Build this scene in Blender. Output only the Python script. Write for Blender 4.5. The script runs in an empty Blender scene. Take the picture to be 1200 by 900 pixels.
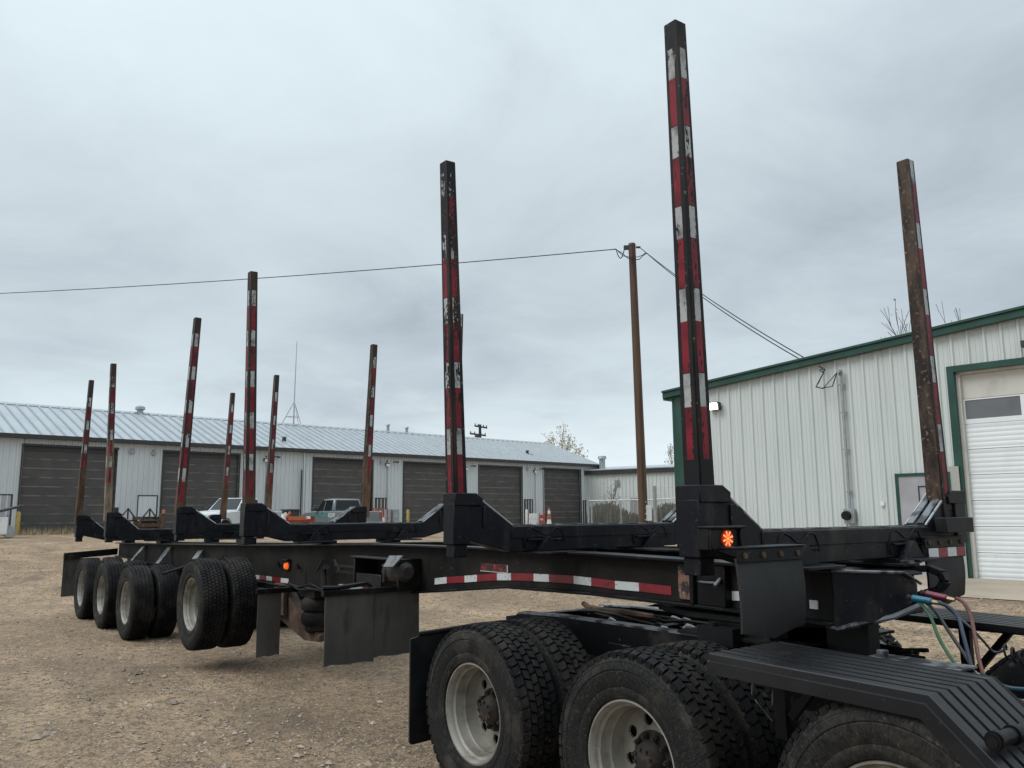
import bpy, bmesh, math, random
from mathutils import Vector, Matrix, noise as mnoise
R = math.radians
scene = bpy.context.scene
COL = scene.collection
random.seed(11)

# ---------------------------------------------------------------- camera
CAM_H = 1.70
FOC = 983.66                      # focal length in pixels of a 1200 px wide picture
PITCH, ROLL, YAW_WALL, YAW_TRAILER = R(8.807), R(.398), R(43.41), R(37.35)
fw = Vector((-math.cos(YAW_TRAILER), math.sin(YAW_TRAILER), 0))
rt = Vector((math.sin(YAW_TRAILER), math.cos(YAW_TRAILER), 0))
UP = Vector((0, 0, 1))
cf = fw*math.cos(PITCH) + UP*math.sin(PITCH)
cu = -fw*math.sin(PITCH) + UP*math.cos(PITCH)
cx = rt*math.cos(ROLL) - cu*math.sin(ROLL)
cy = rt*math.sin(ROLL) + cu*math.cos(ROLL)
CPOS = Vector((0, 0, CAM_H))
cam = bpy.data.cameras.new('camera'); camo = bpy.data.objects.new('camera', cam); COL.objects.link(camo)
mw = Matrix((cx, cy, -cf)).transposed().to_4x4(); mw.translation = CPOS
camo.matrix_world = mw
cam.sensor_width = 36; cam.lens = 36*FOC/1200; cam.clip_start = .05; cam.clip_end = 6000
scene.camera = camo
scene.render.resolution_x, scene.render.resolution_y = 1024, 768

def ray(x, y): return cf + cx*((x-600)/FOC) - cy*((y-450)/FOC)
def at_plane(x, y, p, n):
    r = ray(x, y); return CPOS + r*((Vector(p)-CPOS).dot(n)/r.dot(n))
def at_x(x, y, v): return at_plane(x, y, (v, 0, 0), Vector((1, 0, 0)))
def at_y(x, y, v): return at_plane(x, y, (0, v, 0), Vector((0, 1, 0)))
def at_d(x, y, d):
    r = ray(x, y); return CPOS + r*(d/math.hypot(r.x, r.y))

# ---------------------------------------------------------------- sky and sun
SUN_ELEV, SUN_AZ = R(48), R(200)
world = bpy.data.worlds.new("World"); scene.world = world; world.use_nodes = True
wt = world.node_tree; wt.nodes.clear()
def wn(t, **k):
    n = wt.nodes.new(t)
    for a, b in k.items(): setattr(n, a, b)
    return n
def wl(a, b): wt.links.new(a, b)
def wmath(op, a, b=None, clamp=False):
    n = wn('ShaderNodeMath', operation=op, use_clamp=clamp)
    for i, v in enumerate((a, b)):
        if v is None: continue
        if isinstance(v, (int, float)): n.inputs[i].default_value = v
        else: wl(v, n.inputs[i])
    return n.outputs[0]
sky = wn('ShaderNodeTexSky', sky_type='NISHITA'); sky.sun_disc = False
sky.sun_elevation = SUN_ELEV; sky.sun_rotation = SUN_AZ
tc = wn('ShaderNodeTexCoord'); sp = wn('ShaderNodeSeparateXYZ'); wl(tc.outputs['Generated'], sp.inputs[0])
zc = wmath('MAXIMUM', sp.outputs[2], 0.0); den = wmath('ADD', zc, .16)
cb = wn('ShaderNodeCombineXYZ'); wl(wmath('DIVIDE', sp.outputs[0], den), cb.inputs[0]); wl(wmath('DIVIDE', sp.outputs[1], den), cb.inputs[1])
def wnoise(scale, detail, rough, off, dist=0.):
    m = wn('ShaderNodeMapping'); wl(cb.outputs[0], m.inputs[0]); m.inputs['Location'].default_value = off
    n = wn('ShaderNodeTexNoise'); wl(m.outputs[0], n.inputs['Vector'])
    n.inputs['Scale'].default_value = scale; n.inputs['Detail'].default_value = detail
    n.inputs['Roughness'].default_value = rough; n.inputs['Distortion'].default_value = dist
    return n.outputs[0]
big = wnoise(.55, 3, .5, (.2, 2.2, 7), .3); fine = wnoise(1.7, 8, .62, (7.7, 1.2, 3), .4)
mixv = wmath('ADD', wmath('MULTIPLY', big, .64), wmath('MULTIPLY', fine, .36))
rp = wn('ShaderNodeValToRGB'); wl(mixv, rp.inputs[0])
e = rp.color_ramp.elements
e[0].position = .34; e[0].color = (3.1, 3.52, 3.9, 1)
e[1].position = .64; e[1].color = (4.85, 5.5, 5.8, 1)
e2 = rp.color_ramp.elements.new(.50); e2.color = (4.2, 4.78, 5.1, 1)
# an overcast sky: overhead raised to add ambient light, thin pale band low down
grad = wn('ShaderNodeValToRGB'); wl(zc, grad.inputs[0]); g = grad.color_ramp.elements
g[0].position = 0; g[0].color = (1.18, 1.18, 1.18, 1); g[1].position = 1; g[1].color = (3.3, 3.3, 3.3, 1)
for p_, v_ in ((.10, 1.12), (.22, .98), (.36, 1.0), (.55, 1.22)):
    q = grad.color_ramp.elements.new(p_); q.color = (v_, v_, v_, 1)
mu = wn('ShaderNodeMixRGB', blend_type='MULTIPLY'); mu.inputs[0].default_value = 1
wl(rp.outputs[0], mu.inputs[1]); wl(grad.outputs[0], mu.inputs[2])
mx = wn('ShaderNodeMixRGB'); mx.inputs[0].default_value = .93; wl(sky.outputs[0], mx.inputs[1]); wl(mu.outputs[0], mx.inputs[2])
bg = wn('ShaderNodeBackground'); bg.inputs[1].default_value = .147; wl(mx.outputs[0], bg.inputs[0])
wo = wn('ShaderNodeOutputWorld'); wl(bg.outputs[0], wo.inputs[0])
sd = bpy.data.lights.new('sun', 'SUN'); sd.energy = 1.5; sd.angle = R(30); sd.color = (1, .97, .93)
so = bpy.data.objects.new('sun', sd); COL.objects.link(so)
# sun_rotation turns clockwise from +Y
sdir = Vector((math.sin(SUN_AZ)*math.cos(SUN_ELEV), math.cos(SUN_AZ)*math.cos(SUN_ELEV), math.sin(SUN_ELEV)))
so.rotation_euler = sdir.to_track_quat('Z', 'Y').to_euler()
scene.view_settings.view_transform = 'Standard'; scene.view_settings.look = 'None'
scene.view_settings.exposure = 0.0; scene.view_settings.gamma = 1

# ---------------------------------------------------------------- materials
class NT:
    def __init__(s, name):
        s.m = bpy.data.materials.new(name); s.m.use_nodes = True; s.t = s.m.node_tree
        s.b = s.t.nodes['Principled BSDF']; s.tc = None
    def n(s, t, **k):
        o = s.t.nodes.new(t)
        for a, b in k.items(): setattr(o, a, b)
        return o
    def put(s, v, sock):
        if isinstance(v, (int, float)): sock.default_value = v
        elif isinstance(v, (tuple, list)): sock.default_value = (*v, 1) if len(v) == 3 and sock.type == 'RGBA' else v
        else: s.t.links.new(v, sock)
    def math(s, op, a, b=None, c=None, clamp=False):
        o = s.n('ShaderNodeMath', operation=op, use_clamp=clamp)
        for i, v in enumerate((a, b, c)):
            if v is not None: s.put(v, o.inputs[i])
        return o.outputs[0]
    def co(s, kind='Object'):
        if s.tc is None: s.tc = s.n('ShaderNodeTexCoord')
        return s.tc.outputs[kind]
    def noise(s, scale, detail=4, stretch=(1, 1, 1), rnd=True, rough=.55, dist=0, vec=None):
        mp = s.n('ShaderNodeMapping'); s.put(vec if vec is not None else s.co(), mp.inputs[0]); mp.inputs['Scale'].default_value = stretch
        if rnd:
            oi = s.n('ShaderNodeObjectInfo'); s.put(s.math('MULTIPLY', oi.outputs['Random'], 37.), mp.inputs['Location'])
        o = s.n('ShaderNodeTexNoise'); s.put(mp.outputs[0], o.inputs['Vector'])
        o.inputs['Scale'].default_value = scale; o.inputs['Detail'].default_value = detail
        o.inputs['Roughness'].default_value = rough; o.inputs['Distortion'].default_value = dist
        return o.outputs[0]
    def step(s, v, lo, hi):
        o = s.n('ShaderNodeMapRange', interpolation_type='SMOOTHSTEP'); s.put(v, o.inputs[0])
        o.inputs[1].default_value = lo; o.inputs[2].default_value = hi; return o.outputs[0]
    def mix(s, f, a, b):
        o = s.n('ShaderNodeMixRGB'); s.put(f, o.inputs[0]); s.put(a, o.inputs[1]); s.put(b, o.inputs[2]); return o.outputs[0]
    def bump(s, h, strength=.3, dist=.01):
        o = s.n('ShaderNodeBump'); o.inputs['Strength'].default_value = strength; o.inputs['Distance'].default_value = dist
        s.put(h, o.inputs['Height']); s.put(o.outputs[0], s.b.inputs['Normal'])
    def out(s, color, rough=.6, metal=0., spec=None):
        s.put(color, s.b.inputs['Base Color']); s.put(rough, s.b.inputs['Roughness']); s.put(metal, s.b.inputs['Metallic'])
        if spec is not None: s.b.inputs['Specular IOR Level'].default_value = spec
        return s.m
def surf(name, base, layers=(), rough=.6, metal=0., bump=None, spec=None, rvar=0.):
    """base colour plus layers (colour, noise scale, lo, hi, stretch, amount)"""
    t = NT(name); c = base
    for L in layers:
        col, sc, lo, hi = L[:4]; st = L[4] if len(L) > 4 else (1, 1, 1); am = L[5] if len(L) > 5 else 1
        c = t.mix(t.math('MULTIPLY', t.step(t.noise(sc, 6, st), lo, hi), am), c, col)
    if bump: t.bump(t.noise(bump[0], 5, bump[3] if len(bump) > 3 else (1, 1, 1)), bump[1], bump[2])
    r = rough
    if rvar: r = t.math('MULTIPLY_ADD', t.noise(9, 4), rvar, rough-rvar/2)
    return t.out(c, r, metal, spec)
DUST = (.12, .10, .08)
M = {}
M['black'] = surf('black_paint', (.0042, .0045, .0058), [((.016, .0155, .0155), 3, .5, .78), ((.036, .031, .026), 7, .55, .72, (.5, 1, .5), .7), ((.07, .045, .034), 24, .66, .73, (1, 1, 1), .7)], .40, bump=(60, .2, .004), rvar=.3, spec=.16)
M['navy'] = surf('blue_black_paint', (.0045, .0054, .0088), [((.0125, .013, .0155), 4, .42, .72, (1, 1, 1), .9), ((.0035, .0038, .005), 11, .5, .66, (1, 1, .5), .8), ((.036, .031, .027), 6, .54, .72, (1, 1, .4), .7), ((.085, .075, .066), 38, .64, .73, (1, 1, 1), .6), ((.10, .055, .035), 17, .70, .74, (1, 1, .5), .8)], .42, bump=(70, .3, .004), rvar=.35, spec=.17)
M['dusty'] = surf('dusty_black_frame', (.010, .0092, .0085), [((.034, .029, .025), 1.6, .38, .75, (1, 1, 1.4), .7), ((.0045, .0045, .005), 7, .50, .68, (1, 1, .35), .8), ((.11, .062, .04), 24, .67, .73, (1, 1, 1), .8)], .66, bump=(45, .3, .005), spec=.16)
M['rustplate'] = surf('rusty_plate', (.016, .016, .018), [((.20, .105, .065), 9, .48, .56), ((.32, .2, .14), 26, .6, .68, (1, 1, 1), .6)], .75, bump=(30, .3, .004))
M['rust'] = surf('brown_rust', (.055, .033, .022), [((.13, .075, .045), 6, .4, .7), ((.02, .018, .016), 14, .55, .7)], .85, bump=(40, .3, .004))
M['greysteel'] = surf('grey_steel', (.20, .21, .22), [((.08, .075, .07), 8, .45, .7), ((.16, .10, .07), 20, .64, .74)], .5, .3)
M['edge'] = surf('worn_steel_edge', (.13, .138, .15), [((.012, .012, .014), 9, .46, .60)], .42, .2)
M['bright'] = surf('scraped_steel_edge', (.36, .37, .38), [((.05, .05, .055), 11, .5, .62)], .4, .3)
M['rubber'] = surf('tyre_rubber', (.0045, .0048, .0058), [((.034, .029, .024), 4, .40, .72, (1, 1, 1), .75), ((.10, .09, .075), 34, .58, .76, (1, 1, 1), .5)], .72, bump=(80, .25, .003), rvar=.2, spec=.16)
M['flap'] = surf('rubber_flap', (.012, .013, .014), [((.024, .0245, .0245), 2.5, .4, .75, (1, 1, .6), .8), ((.008, .008, .009), 9, .52, .7, (1, 1, .3), .8), ((.08, .075, .07), 60, .70, .78, (1, 1, .5), .5)], .6, bump=(40, .25, .004), rvar=.25, spec=.3)
M['flapdust'] = surf('dusty_rubber_flap', (.036, .034, .031), [((.070, .064, .055), 3, .35, .72, (1, 1, .5), .85), ((.014, .014, .014), 8, .52, .7, (1, 1, .3), .8), ((.11, .10, .085), 30, .66, .76, (1, 1, 1), .5)], .8, bump=(22, .2, .004))
M['plastic'] = surf('black_fender_plastic', (.0075, .008, .010), [((.019, .0188, .0195), 5, .42, .74, (.35, 1, 1), .85), ((.06, .054, .047), 60, .64, .74, (1, 1, 1), .6), ((.04, .034, .028), 2.2, .56, .74, (1, 1, 1), .5)], .40, bump=(90, .15, .003), rvar=.25, spec=.3)
M['hub'] = surf('rusty_hub', (.014, .011, .010), [((.045, .030, .022), 18, .45, .65), ((.012, .012, .012), 9, .5, .65)], .8, bump=(50, .4, .004))
M['brass'] = surf('brass_fitting', (.30, .24, .14), [((.1, .09, .07), 20, .5, .65)], .4, .7)
M['white_tape'] = surf('white_reflective_tape', (.52, .54, .54), [((.24, .24, .24), 14, .5, .75, (1, 1, 1), .7), ((.02, .02, .022), 30, .66, .71)], .35)
M['red_tape'] = surf('red_reflective_tape', (.20, .011, .02), [((.09, .008, .012), 12, .48, .72, (1, 1, 1), .8), ((.02, .018, .02), 28, .65, .70), ((.55, .5, .5), 60, .73, .76)], .35)
M['decal'] = surf('worn_red_decal', (.20, .012, .018), [((.015, .012, .012), 26, .46, .54), ((.35, .3, .3), 45, .66, .72)], .4)
M['lamp_black'] = surf('lamp_housing', (.0045, .0045, .005), [((.012, .012, .012), 9, .5, .7)], .5, spec=.25)
def emit(name, col, e, rough=.3):
    t = NT(name); t.b.inputs['Emission Color'].default_value = (*col, 1); t.b.inputs['Emission Strength'].default_value = e
    return t.out(col, rough)
M['amber_lit'] = emit('amber_light_lit', (.8, .13, .02), .75)
M['led'] = emit('led_lit', (1, .24, .06), 1.6)
M['flood_lit'] = emit('flood_light_lit', (1, .93, .8), 6)
M['beacon'] = emit('cab_marker_light_lit', (.45, .035, .012), .16)
def rim_mat():
    t = NT('pale_steel_wheel')
    c = t.mix(t.step(t.noise(6, 5), .42, .72), (.27, .254, .222), (.125, .112, .092))
    c = t.mix(t.math('MULTIPLY', t.step(t.noise(28, 4), .6, .72), .7), c, (.15, .10, .065))
    t.bump(t.noise(40, 3), .08, .003)
    return t.out(c, .48, .1)
M['rim'] = rim_mat()
def sidewall_mat():
    t = NT('dusty_tyre_sidewall'); s = t.n('ShaderNodeSeparateXYZ'); t.put(t.co(), s.inputs[0])
    ang = t.math('ARCTAN2', s.outputs[0], s.outputs[2])
    rad = t.math('SQRT', t.math('ADD', t.math('MULTIPLY', s.outputs[0], s.outputs[0]), t.math('MULTIPLY', s.outputs[2], s.outputs[2])))
    v = t.n('ShaderNodeCombineXYZ'); t.put(t.math('MULTIPLY', ang, 20.), v.inputs[0]); t.put(t.math('MULTIPLY', rad, 9.), v.inputs[1])
    st = t.noise(6.5, 5, rough=.7, vec=v.outputs[0])
    c = t.mix(t.step(st, .42, .68), (.006, .0064, .0072), (.034, .0325, .030))
    c = t.mix(t.math('MULTIPLY', t.step(t.noise(5, 6, rough=.65), .48, .70), .75), c, (.058, .050, .041))
    c = t.mix(t.math('MULTIPLY', t.step(t.noise(46, 3), .62, .72), .6), c, (.085, .072, .056))
    t.bump(st, .12, .003)
    return t.out(c, .76, spec=.16)
M['side'] = sidewall_mat()
def stake_mat(name, L, red=(.195, .0105, .021), base=(.006, .0062, .0075), rustlow=0., rust=.35, peel=.62, peel_top=0., inner=False, cap=.13, per=.42, n=5, lowcol=(.10, .055, .032)):
    """square stake with a strip of red and white tape down the middle of two faces"""
    t = NT(name); s = t.n('ShaderNodeSeparateXYZ'); t.put(t.co(), s.inputs[0])
    nn = t.n('ShaderNodeSeparateXYZ'); t.put(t.co('Normal'), nn.inputs[0])
    isx = t.math('GREATER_THAN', nn.outputs[0], .6)
    isy = t.math('LESS_THAN', nn.outputs[1], -.6)
    lat = t.math('ABSOLUTE', t.math('ADD', t.math('MULTIPLY', isx, s.outputs[1]), t.math('MULTIPLY', t.math('SUBTRACT', 1., isx), s.outputs[0])))
    strip = t.math('LESS_THAN', t.math('ADD', lat, t.math('MULTIPLY', t.noise(50, 3), .007)), .0235)
    face = isx if inner else t.math('ADD', isx, isy, clamp=True)
    d = t.math('SUBTRACT', L-cap, s.outputs[2]); u = t.math('DIVIDE', d, per)
    band = t.math('MULTIPLY', t.math('GREATER_THAN', d, 0.), t.math('LESS_THAN', u, float(n)))
    white = t.math('LESS_THAN', t.math('FRACT', u), .40)
    gapj = t.math('MULTIPLY', t.math('GREATER_THAN', t.math('FRACT', u), .012), 1.)
    pn = t.math('ADD', t.math('MULTIPLY', t.noise(17, 6, (1, 1, .2), rough=.72), .72), t.math('MULTIPLY', t.noise(70, 3, (1, 1, .6)), .28))
    thr = t.math('SUBTRACT', peel, t.math('MULTIPLY', t.math('MULTIPLY', s.outputs[2], 1./L), peel_top)) if peel_top else peel
    keep = t.math('LESS_THAN', pn, thr)
    tape = t.mix(white, t.mix(t.step(t.noise(7, 4), .4, .7), red, tuple(q*.5 for q in red)), t.mix(t.step(t.noise(9, 4), .45, .75), (.36, .37, .37), (.13, .13, .13)))
    k = t.math('MULTIPLY', t.math('MULTIPLY', strip, face), t.math('MULTIPLY', t.math('MULTIPLY', band, keep), gapj))
    c = t.mix(t.math('MULTIPLY', t.step(t.noise(9, 6, (1, 1, .35)), .44, .66), rust), base, (.05, .03, .022))
    c = t.mix(t.math('MULTIPLY', t.step(t.noise(34, 4), .64, .72), .55), c, (.22, .18, .15))
    if rustlow:
        low = t.math('MULTIPLY', t.step(t.math('ADD', t.math('DIVIDE', s.outputs[2], L), t.math('MULTIPLY', t.noise(5, 3), .25)), rustlow+.2, rustlow), 1.)
        c = t.mix(low, c, t.mix(t.step(t.noise(12, 5, (1, 1, .3)), .4, .65), lowcol, tuple(q*.45 for q in lowcol)))
    if inner:
        inn = t.mix(t.step(t.noise(11, 6, (1, 1, .3), rough=.7), .36, .62), (.095, .062, .045), (.022, .015, .013))
        inn = t.mix(t.math('MULTIPLY', t.step(t.noise(40, 4), .58, .68), .7), inn, (.24, .19, .15))
        c = t.mix(t.math('MULTIPLY', isy, .92), c, inn)
    c = t.mix(k, c, tape)
    t.bump(pn, .25, .004)
    return t.out(c, t.math('MULTIPLY_ADD', k, -.2, .66), spec=.25)

# ---------------------------------------------------------------- mesh helpers
class MB:
    def __init__(s): s.v = []; s.f = []; s.mi = []; s.sm = []
    def add(s, vs, fs, m=0, sm=False):
        o = len(s.v); s.v += [tuple(p) for p in vs]
        s.f += [tuple(i+o for i in f) for f in fs]; s.mi += [m]*len(fs); s.sm += [sm]*len(fs); return s
    def obox(s, c, ex, ey, ez, m=0):
        c, ex, ey, ez = Vector(c), Vector(ex), Vector(ey), Vector(ez)
        vs = [c+ex*i+ey*j+ez*k for k in (-1, 1) for j in (-1, 1) for i in (-1, 1)]
        return s.add(vs, [(0, 2, 3, 1), (4, 5, 7, 6), (0, 1, 5, 4), (2, 6, 7, 3), (0, 4, 6, 2), (1, 3, 7, 5)], m)
    def box(s, x0, x1, y0, y1, z0, z1, m=0):
        return s.obox(((x0+x1)/2, (y0+y1)/2, (z0+z1)/2), ((x1-x0)/2, 0, 0), (0, (y1-y0)/2, 0), (0, 0, (z1-z0)/2), m)
    def prism(s, pts, ax, a, b, m=0):
        mk = {'x': lambda p, q: (q, p[0], p[1]), 'y': lambda p, q: (p[0], q, p[1]), 'z': lambda p, q: (p[0], p[1], q)}[ax]
        n = len(pts); vs = [mk(p, a) for p in pts] + [mk(p, b) for p in pts]
        return s.add(vs, [tuple(range(n-1, -1, -1)), tuple(range(n, 2*n))] + [(i, (i+1) % n, n+(i+1) % n, n+i) for i in range(n)], m)
    def tube(s, path, r, n=8, m=0, cap=True):
        P = [Vector(p) for p in path]; rr = r if isinstance(r, (list, tuple)) else [r]*len(P)
        d0 = (P[1]-P[0]).normalized(); u = d0.orthogonal().normalized(); vs = []
        for i, p in enumerate(P):
            d = (P[min(i+1, len(P)-1)]-P[max(i-1, 0)]).normalized()
            u = (u - d*u.dot(d)).normalized(); w = d.cross(u)
            vs += [p + (u*math.cos(2*math.pi*k/n) + w*math.sin(2*math.pi*k/n))*rr[i] for k in range(n)]
        fs = [(i*n+k, i*n+(k+1) % n, (i+1)*n+(k+1) % n, (i+1)*n+k) for i in range(len(P)-1) for k in range(n)]
        s.add(vs, fs, m, True)
        if cap:
            o = len(s.v)-len(vs); s.f += [tuple(o+k for k in range(n-1, -1, -1)), tuple(o+len(vs)-n+k for k in range(n))]
            s.mi += [m, m]; s.sm += [False, False]
        return s
    def cyl(s, p0, p1, r0, r1=None, n=16, m=0): return s.tube([p0, p1], [r0, r0 if r1 is None else r1], n, m)
    def lathe(s, prof, n=48, m=0, closed=False, c=(0, 0, 0)):
        """profile of (r, y) turned about the local Y axis"""
        k = len(prof); vs = []
        for i in range(n):
            a = 2*math.pi*i/n
            vs += [(c[0]+r*math.sin(a), c[1]+y, c[2]+r*math.cos(a)) for r, y in prof]
        fs = []
        for i in range(n):
            j = (i+1) % n
            for q in range(k if closed else k-1):
                w = (q+1) % k; fs.append((i*k+q, j*k+q, j*k+w, i*k+w))
        return s.add(vs, fs, m, True)
    def mesh(s, name, mats, recalc=True, weld=False):
        me = bpy.data.meshes.new(name); me.from_pydata(s.v, [], s.f)
        for q in (mats if isinstance(mats, (list, tuple)) else [mats]): me.materials.append(q)
        me.polygons.foreach_set('material_index', s.mi); me.polygons.foreach_set('use_smooth', s.sm)
        if recalc:
            b = bmesh.new(); b.from_mesh(me)
            if weld: bmesh.ops.remove_doubles(b, verts=b.verts, dist=.0005)
            bmesh.ops.recalc_face_normals(b, faces=b.faces); b.to_mesh(me); b.free()
        me.set_sharp_from_angle(angle=R(38)); me.update(); return me
INV = {}
def thing(name, label, cat, loc=(0, 0, 0), rz=0., group=None, world=False):
    """an Empty at the thing's base; world=True: its parts are given in world coordinates"""
    o = bpy.data.objects.new(name, None); COL.objects.link(o); o.empty_display_size = .3
    o.location = loc; o.rotation_euler = (0, 0, rz); o['label'] = label; o['category'] = cat
    if group: o['group'] = group
    if world: INV[o.name] = (Matrix.Translation(loc) @ Matrix.Rotation(rz, 4, 'Z')).inverted()
    return o
def part(name, mb, mat, parent=None, loc=None, bev=0., recalc=True, label=None, mesh=None, inv=True):
    me = mesh or mb.mesh(name, mat, recalc)
    o = bpy.data.objects.new(name, me); COL.objects.link(o)
    if loc is not None: o.location = loc
    if parent is not None:
        o.parent = parent
        if parent.name in INV and inv: o.matrix_parent_inverse = INV[parent.name]
    if bev:
        b = o.modifiers.new('bevel', 'BEVEL'); b.width = bev; b.segments = 1; b.limit_method = 'ANGLE'; b.angle_limit = R(50)
    if label: o['label'] = label
    return o
def tag(o, label, cat, group=None, kind=None):
    o['label'] = label; o['category'] = cat
    if group: o['group'] = group
    if kind: o['kind'] = kind
    return o
def copy_tree(o, parent=None):
    c = o.copy(); COL.objects.link(c)
    if parent is not None: c.parent = parent
    for ch in list(o.children): copy_tree(ch, c)
    return c
def smooth(a, b, x):
    t = min(1, max(0, (x-a)/(b-a))); return t*t*(3-2*t)
# ================================================================ WHEELS
def arc(r, y0, y1, r1, n): return [(r+(r1-r)*i/n, y0+(y1-y0)*i/n) for i in range(n+1)]
def tyre_mesh(name, rows, pitch, gap_c, gap_a, skew, depth, Ro, shoulder=True):
    b = MB(); Rb = Ro-depth; W = .285
    prof = [(.292, .035), (.300, .012), (.318, .004), (.345, .0), (.352, .0035), (.358, .0), (.40, -.006), (.425, -.006), (.43, -.002), (.436, -.006),
            (.462, -.001), (.470, .004), (.474, .003), (Rb-.008, .018), (Rb, .034), (Rb, W-.034), (Rb-.008, W-.018), (.462, W), (.40, W+.006), (.30, W-.012), (.292, W-.035)]
    b.lathe(prof[:14], 72, 1); b.lathe(prof[13:], 72, 0)
    y0, y1 = .020, W-.020; rw = (y1-y0)/rows
    for i in range(pitch):
        for q in range(rows):
            off = (.5 if q % 2 else 0)+.0
            a0 = 2*math.pi*(i+off)/pitch; da = 2*math.pi/pitch
            ya, yb = y0+q*rw+gap_a/2, y0+(q+1)*rw-gap_a/2
            if q == 0: ya = y0-.004
            if q == rows-1: yb = y1+.004
            ga = gap_c/Ro/2; sk = skew*da*(1 if q % 2 else -1)
            top, bot = [], []
            for (aa, yy, s) in ((a0+ga, ya, -1), (a0+da-ga, ya, -1), (a0+da-ga, yb, 1), (a0+ga, yb, 1)):
                an = aa+sk*s/2
                rt_ = Ro - (.007 if (q == 0 and s < 0) or (q == rows-1 and s > 0) else 0)
                top.append((rt_, an, yy)); bot.append((Rb-.004, an, yy))
            def P(t): return (t[0]*math.sin(t[1]), t[2], t[0]*math.cos(t[1]))
            ac = sum(t[1] for t in top)/4; yc = sum(t[2] for t in top)/4
            tt = [(t[0], ac+(t[1]-ac)*.9, yc+(t[2]-yc)*.93) for t in top]
            vs = [P(t) for t in bot]+[P(t) for t in tt]
            b.add(vs, [(4, 5, 6, 7), (0, 1, 5, 4), (1, 2, 6, 5), (2, 3, 7, 6), (3, 0, 4, 7)], 0)
    # shoulder lugs that notch the upper sidewall
    if shoulder:
        for i in range(pitch):
            a0 = 2*math.pi*(i+.2)/pitch; a1 = a0+2*math.pi*.6/pitch
            vs = [(r*math.sin(a), y, r*math.cos(a)) for a in (a0, a1) for r, y in ((Ro-.034, .010), (Ro-.010, .012), (Ro-.010, .03), (Ro-.034, .03))]
            b.add(vs, [(0, 1, 2, 3), (4, 7, 6, 5), (0, 4, 5, 1), (1, 5, 6, 2)], 0)
    return b.mesh(name, [M['rubber'], M['side']])
def rim_mesh(name, Rr=.29, hand=True):
    b = MB()
    b.lathe([(Rr+.004, .036), (Rr+.004, .022), (Rr-.006, .020), (Rr-.010, .030), (Rr-.018, .040), (Rr-.021, .062), (Rr-.034, .072), (Rr-.036, .125), (Rr-.046, .137), (Rr-.047, .185), (Rr-.056, .212)], 56)
    N, NA, NR = 8, 112, 18; r0, r1, rh, rc = .098, Rr-.056, .030, .178      # disc with round hand holes
    cs = [(rc*math.sin(2*math.pi*(q+.5)/N), rc*math.cos(2*math.pi*(q+.5)/N)) for q in range(N)]
    def yy(r): return .212 - .022*((r1-r)/(r1-r0))
    vs, inside = [], []
    for i in range(NA):
        a = 2*math.pi*i/NA
        for j in range(NR+1):
            r = r0+(r1-r0)*j/NR; x, z = r*math.sin(a), r*math.cos(a); d, (hx, hz) = min((math.hypot(x-c[0], z-c[1]), c) for c in cs)
            if 0 < j < NR and abs(d-rh) < .0062 and d > 1e-6: x, z = hx+(x-hx)*rh/d, hz+(z-hz)*rh/d; d = rh
            vs.append((x, yy(math.hypot(x, z)), z)); inside.append(d < rh+1e-4)
    fs = []
    for i in range(NA):
        for j in range(NR):
            q = (i*(NR+1)+j, ((i+1) % NA)*(NR+1)+j, ((i+1) % NA)*(NR+1)+j+1, i*(NR+1)+j+1)
            if not all(inside[w] for w in q): fs.append(q)
    b.add(vs, fs, 0)
    for hx, hz in cs:                                    # turned-in lips of the holes
        K = 20; ring = [(hx+rh*1.01*math.sin(2*math.pi*k/K), hz+rh*1.01*math.cos(2*math.pi*k/K)) for k in range(K)]
        y0 = yy(rc)-.001; b.add([(p[0], y0, p[1]) for p in ring]+[(p[0], y0+.014, p[1]) for p in ring], [(k, (k+1) % K, K+(k+1) % K, K+k) for k in range(K)], 0)
    b.lathe([(.10, .191), (.085, .189), (.08, .20)], 40)
    b.lathe([(Rr-.058, .226), (.10, .262), (.0, .27)], 40, 1)  # dark brake drum behind the disc
    return b.mesh(name, [M['rim'], M['lamp_black']], recalc=False)
def hub_mesh(name, proud):
    b = MB()
    b.lathe([(.128, .196), (.128, .186), (.088, .180), (.082, .15), (.074, .138), (.068, proud+.03), (.058, proud+.012), (.036, proud+.008), (.0, proud+.006)], 28)
    for i in range(10):
        a = 2*math.pi*i/10; x, z = .106*math.sin(a), .106*math.cos(a)
        b.cyl((x, .19, z), (x, .158, z), .0155, .0145, 6); b.cyl((x, .158, z), (x, .146, z), .0095, .0095, 6)
    for i in range(8):
        a = 2*math.pi*(i+.5)/8; x, z = .052*math.sin(a), .052*math.cos(a)
        b.cyl((x, proud+.02, z), (x, proud+.0, z), .009, .008, 6)
    return b.mesh(name, M['hub'])
DRIVE = tyre_mesh('drive_tyre', 5, 54, .009, .008, .22, .019, .522)
RIB = tyre_mesh('ribbed_tyre', 5, 96, .005, .013, .35, .012, .508, shoulder=False)
LUG = tyre_mesh('lift_axle_tyre', 6, 80, .008, .008, .45, .014, .508)
RIM = rim_mesh('steel_wheel'); HUB = hub_mesh('wheel_hub', .10)
def make_wheel(parent, x, y, z, tyre, flip=False, hub=True, spin=0.):
    w = part('wheel', None, None, parent, mesh=RIM, loc=(x, y, z))
    w.rotation_euler = (0, spin, math.pi if flip else 0)
    part('tyre', None, None, w, mesh=tyre, inv=False)
    if hub: part('hub', None, None, w, mesh=HUB, inv=False)
    return w
YN, YF, YC = 3.0, 5.48, 4.24
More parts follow.
